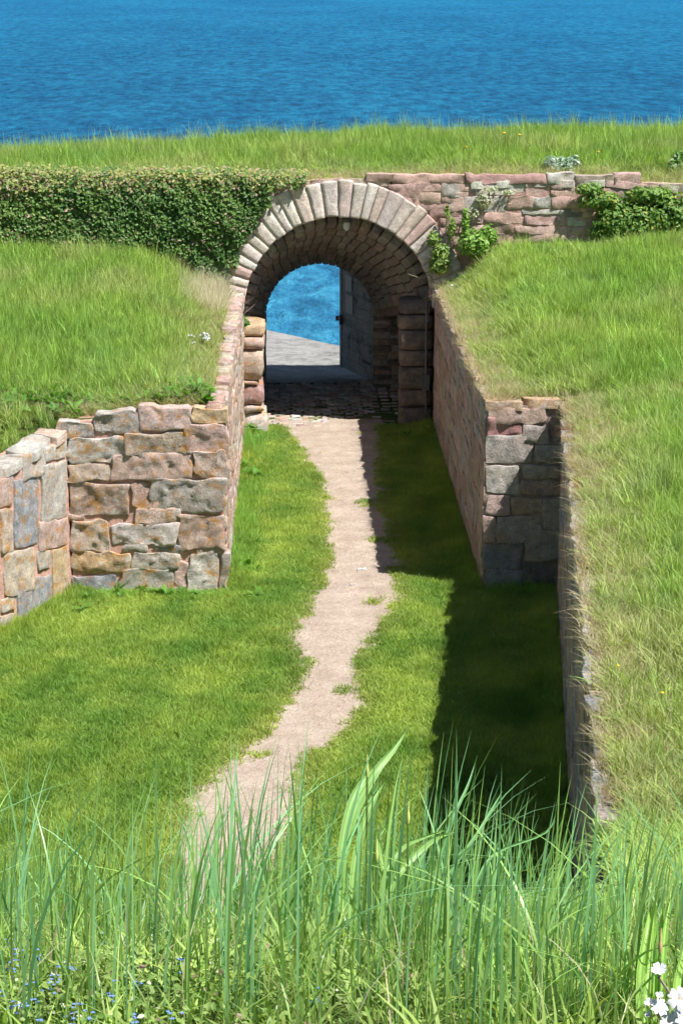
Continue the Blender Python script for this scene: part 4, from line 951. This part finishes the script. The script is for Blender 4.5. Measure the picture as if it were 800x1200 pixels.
up = np.clip(sstep(3.3, 3.65, zz) + sstep(-2.5, -5, x) * .35, 0, 1); tn = np.where((rng.uniform(0, 1, n) < up * .5)[:, None], TB((.36, .38, .12)), tn); tn = np.where((rng.uniform(0, 1, n) < .05 + .12 * up)[:, None], TB((.38, .28, .19)), tn)
o = leafmass('leaves', P, Nn, rng.uniform(.022, .054, n), tn, M_LEAF, IV); o['kind'] = 'stuff'
mb = MB()
for k in range(46):
    xx = rnd.uniform(-7, -.9); z0 = 2.3; pts = []
    for j in range(6): pts.append((xx, YA - .05, z0 + j * .2)); xx += rnd.uniform(-.12, .12)
    mb.tube(pts, .007, 4)
mb.build('stems', M_TWIG, IV)['kind'] = 'stuff'

def shrub(name, label, cat, blobs, nleaf, size, c1, c2, extra=None, extra_p=0, stems=8, group=None, point=1.6, flat=False):
    """a plant: leaves spread through ellipsoids, thin stems below"""
    base = np.array(blobs[0][0]) - (0, 0, blobs[0][1][2]); T = empty(name, tuple(base), label, cat, group)
    Ps, Ns = [], []; vol = [b[1][0] * b[1][2] for b in blobs]; tot = sum(vol)
    for (c, s), v in zip(blobs, vol):
        m_ = int(nleaf * v / tot); d = rng.normal(0, 1, (m_, 3)); d /= np.linalg.norm(d, axis=1)[:, None]; rr = rng.uniform(.25, 1, m_) ** .5
        Ps.append(np.array(c) + d * rr[:, None] * np.array(s) * (1 + .25 * noise(d, 2.2, 5))[:, None]); Ns.append(d + rng.normal(0, .45, (m_, 3)) + TB((0, -.2, .5)))
    P = np.concatenate(Ps); Nn = np.concatenate(Ns); n = len(P)
    tn = mixcol(np.clip(rng.uniform(0, 1, n) * .7 + .3 * (.5 + .5 * noise(P, 5, 3)), 0, 1), TB(c1), TB(c2))
    if extra is not None: tn = np.where((rng.uniform(0, 1, n) < extra_p)[:, None], TB(extra), tn)
    o = leafmass('leaves', P, Nn, rng.uniform(size * .7, size * 1.3, n), tn, M_LEAF, T, point); o['kind'] = 'stuff'
    mb = MB()
    for k in range(stems):
        c, s = blobs[rnd.randrange(len(blobs))]; tip = np.array(c) + np.array([rnd.uniform(-.6, .6) * q for q in s]); root = base + (rnd.uniform(-.5, .5) * blobs[0][1][0], 0, -.02)
        md = (tip + root) / 2 + (rnd.uniform(-.05, .05), 0, .03); mb.tube([root, md, tip], [.007, .005, .003], 4)
    mb.build('stems', M_TWIG, T)['kind'] = 'stuff'
    return T
def W(px, py, Y=YA - .15): return tuple(onplane(px, py, (0, Y, 0), (0, 1, 0)))
shrub('climbing_shrub', 'leafy climbing shrub spilling over the right end of the rampart wall', 'shrub',
      [(W(735, 262), (.55, .22, .33)), (W(782, 255), (.45, .22, .42)), (W(705, 235), (.34, .14, .13)), (W(690, 222), (.22, .10, .09)), (W(760, 228), (.4, .15, .12)), (W(830, 262), (.6, .25, .4)), (W(716, 262), (.22, .18, .3))], 8200, .046, (.08, .20, .04), (.26, .42, .09), (.40, .44, .10), .1, 26)
shrub('small_shrub', 'small leafy shrub climbing beside the arch ring on its right', 'shrub',
      [(W(516, 300), (.15, .12, .22)), (W(529, 268), (.07, .07, .16)), (W(507, 280), (.08, .08, .13)), (W(524, 250), (.04, .05, .10)), (W(514, 312), (.16, .12, .12))], 760, .046, (.12, .24, .05), (.34, .46, .12), (.45, .42, .2), .08, 14)
shrub('leafy_weed', 'feathery green weed at the wall foot right of the arch', 'plant',
      [(W(556, 285, YA - .25), (.26, .2, .2)), (W(572, 275, YA - .25), (.14, .12, .14)), (W(545, 262, YA - .2), (.05, .06, .2))], 1100, .04, (.14, .30, .05), (.28, .46, .08), None, 0, 20, point=2.2)
shrub('silvery_plant', 'pale silvery plant on the rampart top above the wall', 'plant',
      [(W(658, 195, 31.0), (.24, .18, .13)), (W(645, 190, 31.0), (.1, .1, .1)), (W(672, 190, 31.0), (.1, .1, .1))], 620, .045, (.14, .28, .14), (.42, .52, .44), (.6, .66, .6), .25, 12)
shrub('green_plant', 'bushy green plant on the rampart top at the far right', 'plant',
      [(W(793, 200, 31.2), (.2, .18, .2)), (W(797, 185, 31.2), (.12, .1, .12))], 520, .055, (.10, .25, .05), (.25, .42, .12), (.45, .55, .4), .1, 10)
shrub('weed_tuft', 'small green weed rooted on top of the left pier', 'plant', [(W(283, 378, YA - .35), (.13, .1, .09))], 240, .035, (.07, .20, .04), (.2, .38, .08), None, 0, 6)
shrub('weed_tuft', 'green weed at the foot of the left pier', 'plant', [(W(291, 508, 29.85), (.13, .08, .16)), (W(286, 522, 29.8), (.1, .08, .1))], 240, .05, (.09, .22, .04), (.24, .42, .08), None, 0, 6)
shrub('pale_herb', 'pale flowering herb growing out of the sandstone joints beside the arch', 'plant', [(W(566, 235, YA - .08), (.12, .07, .13)), (W(555, 250, YA - .08), (.1, .06, .08)), (W(575, 221, YA - .08), (.13, .05, .04)), (W(595, 225, YA - .06), (.12, .04, .04))], 300, .03, (.34, .42, .24), (.55, .58, .38), (.62, .62, .5), .3, 8)

# white flower heads
def umbel(pxpy, Y, label, n=5, spread=(26, 14), group=None, nm='white_flower', dot=.02, mt=None, hh=.25):
    c = np.array(W(pxpy[0], pxpy[1], Y)); g = float(ground_h(c[0], c[1])); T = empty(nm, (c[0], c[1], g), label, 'flower', group)
    for k in range(n):
        p = np.array(W(pxpy[0] + rnd.uniform(-1, 1) * spread[0], pxpy[1] + rnd.uniform(-1, 1) * spread[1], Y + rnd.uniform(-.15, .15)))
        mb = MB()
        for q in range(7):
            o_ = p + np.array((rnd.gauss(0, dot), rnd.gauss(0, dot), rnd.gauss(0, dot * .4))); mb.lathe([(.001, .012), (dot * .5, .006), (dot * .6, -.002), (.001, -.006)], o_, 6)
        mb.build('flower_head', mt or M_WHITE, T)
        MB().tube([p, (p + np.array((c[0], c[1], g))) / 2 + (0.02, 0, .03), (c[0] + rnd.uniform(-.04, .04), c[1], g)], .004, 4).build('stem', M_STEM, T)
umbel((232, 396), 25.6, 'white umbel flowers in the grass above the left wall', 7, (16, 5), dot=.022)
umbel((790, 478), 24.5, 'white umbel flowers in the grass at the right edge', 9, (16, 13), dot=.02)
umbel((566, 222), 31.0, 'tiny white flowers on the rampart above the sandstone', 3, (12, 4), dot=.015)
umbel((478, 190), 31.6, 'white specks of flowers in the grass above the arch crown', 3, (5, 4), dot=.014)
umbel((532, 340), 29.6, 'small white flowers in the grass just right of the arch', 4, (9, 12), dot=.014)
umbel((788, 245), 30.1, 'white flower sprays in front of the climbing shrub', 5, (14, 6), dot=.02)
DL = {(640, 313): 'yellow dandelion below the sandstone wall right of the arch', (792, 330): 'yellow dandelion at the far right edge below the climbing shrub', (723, 780): 'yellow dandelion just right of the near retaining wall', (775, 812): 'yellow dandelion near the right edge beside the near retaining wall', (20, 355): 'yellow dandelion on the left terrace below the ivy'}
for i, (px, py) in enumerate([(541, 184), (556, 180), (560, 183), (563, 178), (578, 188), (545, 172), (590, 156), (608, 158), (700, 178), (640, 313), (792, 330), (723, 780), (775, 812), (20, 355)]):
    Y = 31.8 if py < 200 else (28.0 if py < 400 else 15.0)
    p = np.array(W(px, py, Y))
    if py >= 200:
        for _ in range(12):
            g = float(ground_h(p[0], p[1])) + .13; p = np.array(onz(px, py, g))
    g = float(ground_h(p[0], p[1]))
    T = empty('dandelion', (p[0], p[1], min(g, p[2] - .02)), DL.get((px, py), 'small yellow dandelion in the grass on top of the rampart'), 'flower', 'yellow dandelions dotted over the meadow grass')
    ds = 1 if Y > 20 else .5; MB().lathe([(.001, .015 * ds), (.022 * ds, .012 * ds), (.03 * ds, .002), (.02 * ds, -.008 * ds), (.001, -.012 * ds)], p, 9).build('petals', M_YEL, T, True); MB().tube([p - (0, 0, .01), (p[0], p[1], min(g, p[2] - .02))], .003, 4).build('stem', M_STEM, T)

# loose white stones on the ground
def pebble(px, py, h, w_, label, c=(.7, .7, .68)):
    p = onz(px, py, h)
    for _ in range(8): p = onz(px, py, float(ground_h(p[0], p[1])) + .01)
    o = stone([p + (-w_, -w_ * .6, 0), p + (w_, -w_ * .6, 0), p + (w_, w_ * .6, 0), p + (-w_, w_ * .6, 0)], None, M_RW, c, depth=.06, prot=.03, rd=w_ * .5, rough=.012, jit=.02, cell=.03, name='loose_stone'); return tag(o, label, 'stone')
pebble(424, 668, 0, .055, 'flat white stone lying on the gravel path', (.8, .8, .78))
pebble(413, 686, 0, .04, 'smaller pale stone on the path in the sun')
pebble(644, 1018, 2, .05, 'white stone in the grass below the end of the right wall', (.85, .85, .84))
pebble(572, 1064, 2, .06, 'grey stone half hidden in the tall foreground grass', (.5, .5, .5))

# ------------------------------------------------------------------ foreground: tall blades, broad-leaved plants and flowers
def blades(n, roots, heights, widths, bends, dirs, tint, seg=7, face=None):
    t = np.linspace(0, 1, seg + 1); a = rng.uniform(0, math.pi, n) if face is None else face
    V = np.zeros((n, seg + 1, 2, 3)); wv = np.stack([np.cos(a), np.sin(a), 0 * a], -1)
    for i, tt in enumerate(t):
        off = bends * heights * tt ** 2.2; sag = heights * (tt - .35 * np.clip(bends, 0, 2) * tt ** 3)
        c = roots + np.stack([dirs[:, 0] * off, dirs[:, 1] * off, sag], -1)
        ww = widths * (.65 + .7 * tt - 1.33 * tt ** 2.4) * .5
        V[:, i, 0] = c - wv * ww[:, None]; V[:, i, 1] = c + wv * ww[:, None]
    k = (np.arange(n) * (seg + 1) * 2)[:, None, None]; i = (np.arange(seg) * 2)[None, :, None]
    Fc = (k + i + np.array([0, 1, 3, 2])[None, None, :]).reshape(-1, 4)
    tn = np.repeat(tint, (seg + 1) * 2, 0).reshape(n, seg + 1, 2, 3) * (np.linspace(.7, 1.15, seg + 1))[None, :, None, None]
    return V.reshape(-1, 3), Fc, tn.reshape(-1, 3)
n = 7600; y = 3.1 + 2.9 * rng.uniform(0, 1, n) ** 1.35; x = rng.uniform(-1, 1, n) * (y * .165 + 2.0) + y * .02
clump = .5 + .5 * noise2(x * 1.0, y, 2.6, 91); k = clump + rng.uniform(-.3, .3, n) > .33; 
k &= ~((x / y < -.045) & (y < 3.75) & (rng.uniform(0, 1, n) < .72))
k &= ~((x / y > .115) & (x / y < .2) & (y < 3.35)); k &= ~((x / y > -.02) & (x / y < .05) & (y < 3.75) & (rng.uniform(0, 1, len(x)) < .6))
x, y, clump = x[k], y[k], clump[k]; n = len(x)
hgt = (.27 + .33 * rng.uniform(0, 1, n) ** 1.5) * (.75 + .4 * clump) * (1 - .16 * sstep(.02, .10, x / y) * sstep(.35, .2, x / y))
dr = rng.normal(0, .9, n) + .2; dirs = np.stack([np.cos(dr), np.sin(dr)], -1) * np.where(rng.uniform(0, 1, n) < .2, -1, 1)[:, None]
blu = sstep(.35, .7, rng.uniform(0, 1, n) * .7 + .3 * clump)
tn = mixcol(blu, TB((.38, .62, .17)), TB((.30, .60, .30))) * rng.uniform(.65, 1.2, (n, 1))
wid = rng.uniform(.0032, .0082, n); bend = np.abs(rng.normal(0, .15, n)) + .02; bend = np.where(rng.uniform(0, 1, n) < .16, bend + rng.uniform(.3, 1.0, n), bend)
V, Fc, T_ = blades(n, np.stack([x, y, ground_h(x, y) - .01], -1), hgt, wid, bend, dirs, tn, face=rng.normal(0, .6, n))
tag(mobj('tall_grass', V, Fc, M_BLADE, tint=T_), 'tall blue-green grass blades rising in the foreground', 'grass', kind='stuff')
n = 15000; y = 3.0 + 3.2 * rng.uniform(0, 1, n); x = rng.uniform(-1, 1, n) * (y * .17 + 2.0) + y * .02
tn = mixcol(rng.uniform(0, 1, n), TB((.20, .40, .08)), TB((.42, .56, .18))); tn = np.where((rng.uniform(0, 1, n) < .10)[:, None], STRAW, tn) * rng.uniform(.75, 1.2, (n, 1)); dr = rng.uniform(0, 6.28, n)
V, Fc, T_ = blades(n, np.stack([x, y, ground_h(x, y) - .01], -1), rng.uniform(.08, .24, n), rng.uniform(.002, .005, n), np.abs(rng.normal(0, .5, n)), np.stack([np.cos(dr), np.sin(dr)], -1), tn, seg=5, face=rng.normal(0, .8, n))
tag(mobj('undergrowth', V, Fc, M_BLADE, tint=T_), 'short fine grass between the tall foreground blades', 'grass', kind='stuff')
# low leafy carpet at the lower left
n = 9000; y = rng.uniform(2.9, 4.3, n); x = rng.uniform(-.75, .3, n); k = rng.uniform(0, 1, n) < sstep(.3, -.35, x); x, y = x[k], y[k]; n = len(x)
P = np.stack([x, y, ground_h(x, y) + rng.uniform(0, .06, n) * (1 + noise2(x, y, 9, 6))], -1)
tn = mixcol(rng.uniform(0, 1, n), TB((.13, .26, .05)), TB((.34, .44, .14))); tn = np.where((rng.uniform(0, 1, n) < .06)[:, None], TB((.62, .64, .5)), tn); tn = np.where((rng.uniform(0, 1, n) < .05)[:, None], TB((.3, .2, .16)), tn)
tag(leafmass('ground_cover', P, rng.normal(0, .5, (n, 3)) + TB((0, -.3, 1)), rng.uniform(.006, .013, n), tn, M_LEAF), 'tiny-leaved ground cover between the forget-me-nots', 'ground cover', kind='stuff')
# forget-me-nots
for px, py in [(8, 1108), (22, 1122), (44, 1120), (14, 1135), (64, 1146), (60, 1155), (38, 1160), (12, 1180), (24, 1184), (36, 1176), (84, 1190), (92, 1184), (122, 1104), (160, 1152), (82, 1136), (205, 1190), (158, 1196), (212, 1130), (370, 1168), (130, 1168), (108, 1196), (6, 1160), (52, 1196)]:
    p = onz(px, py, 4.95)
    for _ in range(14): p = onz(px, py, float(ground_h(p[0], p[1])) + .07)
    g = float(ground_h(p[0], p[1]))
    T = empty('forget_me_not', (p[0], p[1], g), 'blue forget-me-not flower at the near edge of the grass', 'flower', 'forget-me-nots in the lower left corner')
    mb = MB()
    for q in range(6):
        o_ = p + np.array((rnd.gauss(0, .006), rnd.gauss(0, .006), rnd.gauss(0, .008)))
        for s in range(5):
            a = s * 1.2566 + q; d = np.array((math.cos(a), math.sin(a), .3)) * .0034; e_ = np.array((-math.sin(a), math.cos(a), 0)) * .0018
            mb.add([o_, o_ + d * .6 + e_, o_ + d * 1.1, o_ + d * .6 - e_], [(0, 3, 2, 1)])
    mb.build('petals', M_BLUE, T); MB().tube([p, (p + np.array((p[0], p[1], g))) / 2 + (.006, 0, 0), (p[0] + .01, p[1], g)], .0014, 4).build('stem', M_STEM, T)
# broad pleated leaves
def strap(pxs, Y, wmax, m, parent, name='leaf', tint=(.24, .45, .11)):
    """a broad leaf along measured points at distance Y, real width, folded along its rib"""
    c = [np.array(W(x, y, Y + .05 * k)) for k, (x, y) in enumerate(pxs)]; cc = []
    for k in range(len(c) - 1):
        for t in (0, .25, .5, .75):
            p0, p1, p2, p3 = c[max(k - 1, 0)], c[k], c[k + 1], c[min(k + 2, len(c) - 1)]
            cc.append(.5 * ((2 * p1) + (p2 - p0) * t + (2 * p0 - 5 * p1 + 4 * p2 - p3) * t * t + (3 * p1 - p0 - 3 * p2 + p3) * t ** 3))
    cc.append(c[-1]); n = len(cc); V = []
    for i, p in enumerate(cc):
        t = i / (n - 1); d = cc[min(i + 1, n - 1)] - cc[max(i - 1, 0)]; s = np.cross(d, (0.25, -1, .2)); s /= np.linalg.norm(s) + 1e-9
        w_ = wmax * max(.02, (math.sin(math.pi * min(1, t * .93 + .12)) ** .8)) / 2
        V += [p - s * w_, p - s * w_ * .5 + (0, .0035, 0), p + (0, .006, 0), p + s * w_ * .5 + (0, .0035, 0), p + s * w_]
    Fc = [(i * 5 + j, i * 5 + j + 1, (i + 1) * 5 + j + 1, (i + 1) * 5 + j) for i in range(n - 1) for j in range(4)]
    tn = np.tile(np.array(tint), (len(V), 1)) * (1 + .18 * np.array([(-1) ** (i % 5) for i in range(len(V))]))[:, None]
    return mobj(name, V, Fc, m, parent, True, tint=tn)
def rootz(px, py, Y): p = W(px, py, Y); return (p[0], Y, float(ground_h(p[0], Y)))
T = empty('broad_leaved_plant', rootz(404, 1060, 3.75), 'tall plant with broad pleated pale green leaves left of the shadow', 'plant')
for pxs, w_ in (([(402, 1075), (402, 1020), (412, 960), (440, 905), (462, 878), (479, 852)], .030), ([(398, 1070), (400, 1000), (412, 940), (432, 908), (447, 894)], .026), ([(410, 1078), (416, 1010), (432, 950), (452, 915)], .024)):
    strap(pxs, 3.75, w_ * .66, M_BLADE, T, tint=(.36, .58, .2))
T = empty('broad_leaved_plant', rootz(450, 1080, 3.7), 'plant with broad arching leaves leaning right beside the wall shadow', 'plant')
for pxs, w_ in (([(446, 1090), (460, 1035), (488, 1000), (512, 982), (532, 976)], .022), ([(440, 1095), (450, 1030), (470, 995), (495, 982), (526, 972)], .016), ([(455, 1095), (452, 1040), (446, 1000), (441, 980)], .015)):
    strap(pxs, 3.7, w_ * .7, M_BLADE, T, tint=(.30, .50, .15))
T = empty('broad_leaved_plant', rootz(500, 1060, 3.8), 'plant with long blue-green leaves crossing the dark shadow', 'plant')
for pxs, w_ in (([(498, 1090), (512, 1020), (530, 960), (548, 920), (559, 886)], .017), ([(505, 1090), (530, 1020), (560, 975), (578, 945), (588, 928)], .015), ([(540, 1100), (556, 1040), (580, 1000), (640, 975), (652, 945)], .012)):
    strap(pxs, 3.8, w_ * .52, M_BLADE, T, tint=(.25, .50, .22))
T = empty('broad_leaved_plant', rootz(765, 1190, 3.3), 'clump of upright pointed leaves above the white flowers at lower right', 'plant')
for pxs, w_ in (([(755, 1200), (758, 1150), (764, 1100), (768, 1042)], .020), ([(765, 1205), (770, 1150), (774, 1100), (775, 1055)], .018), ([(748, 1200), (750, 1140), (758, 1090), (762, 1060)], .018), ([(775, 1200), (776, 1140), (780, 1085), (788, 1045)], .014), ([(790, 1200), (792, 1160), (797, 1130), (805, 1100)], .018)):
    strap(pxs, 3.3, w_ * .9, M_BLADE, T, tint=(.36, .60, .13))
M_BUD = simple('yellow_bud', (.60, .64, .20), .6, 60, .15, bmp=.001); M_OBUD = simple('orange_bud', (.62, .42, .22), .6, 60, .15, bmp=.001)
for px, py, yb, Y, lab, mt in ((430, 902, 1060, 3.7, 'slim stalk with a yellow bud against the lawn left of the broad leaves', M_BUD), (478, 957, 1080, 3.7, 'shorter stalk with a yellow bud right of the broad leaves', M_BUD), (441, 1000, 1090, 3.7, 'low stalk with a pale bud between the broad-leaved plants', M_BUD), (773, 1108, 1190, 3.1, 'stalk with an orange bud above the white flowers', M_OBUD)):
    p = np.array(W(px, py, Y)); g = rootz(px - 6, yb, Y); T = empty('flower_bud', g, lab, 'flower')
    MB().tube([g, (np.array(g) + p) / 2 + (.004, 0, 0), p - (0, 0, .012)], .0022, 5).build('stalk', M_STEM, T); MB().lathe([(.001, -.018), (.003, -.010), (.0038, .0), (.002, .010), (.001, .03)], p, 8).build('bud', mt, T, True)
# white campion at the lower right corner
T = empty('white_campion', rootz(790, 1190, 2.9), 'white five-petalled flowers on a brown stem in the lower right corner', 'flower')
def blossom(px, py, Y, r, tilt, open_=1):
    r *= .92
    p = np.array(W(px, py, Y)); nrm = np.array(tilt, float); nrm /= np.linalg.norm(nrm); a = np.cross(nrm, (0, 0, 1.)) if abs(nrm[2]) < .95 else np.array((1., 0, 0)); a /= np.linalg.norm(a); b = np.cross(nrm, a)
    cal = MB().tube([p - nrm * r * 1.1, p - nrm * r * .5, p], [r * .12, r * .22, r * .16], 7).build('calyx', M_OBUD, T)
    for k in range(5):
        t = k * 1.2566 + px; d = math.cos(t) * a + math.sin(t) * b; e_ = -math.sin(t) * a + math.cos(t) * b; V = []
        for s, ww, up in ((.08, .10, .0), (.4, .30, .10), (.75, .42, .10), (1.0, .34, .02)):
            for q in (-1, 0, 1): V.append(p + (d * s + e_ * q * ww) * r + nrm * r * (up * open_ + (1 - open_) * s * .9 - .06 * abs(q)) - (d * (.12 if (q == 0 and s == 1.0) else 0)) * r)
        mobj('petal', V, [(i * 3 + j, i * 3 + j + 1, (i + 1) * 3 + j + 1, (i + 1) * 3 + j) for i in range(3) for j in range(2)], M_WHITE, T, True)
for a in ((795, 1170, 2.9, .020, (-.3, -.7, .6), 1), (772, 1138, 2.9, .013, (-.2, -.4, .9), .35), (772, 1180, 2.9, .016, (.2, -.6, .8), .9), (783, 1196, 2.9, .017, (0, -.8, .5), .9), (761, 1176, 2.9, .008, (-.5, -.3, .8), .15), (772, 1168, 2.9, .007, (0, -.3, .9), .15), (760, 1190, 2.9, .006, (-.5, -.3, .8), .15), (800, 1190, 2.9, .018, (.2, -.7, .5), 1)): blossom(*a)
MB().tube([W(771, 1145, 2.9), W(784, 1164, 2.91), W(800, 1196, 2.92), W(806, 1240, 2.92)], .0022, 5).build('stem', M_TWIG, T)
MB().tube([W(762, 1180, 2.9), W(776, 1196, 2.9), W(790, 1230, 2.9)], .0018, 5).build('stem', M_TWIG, T)
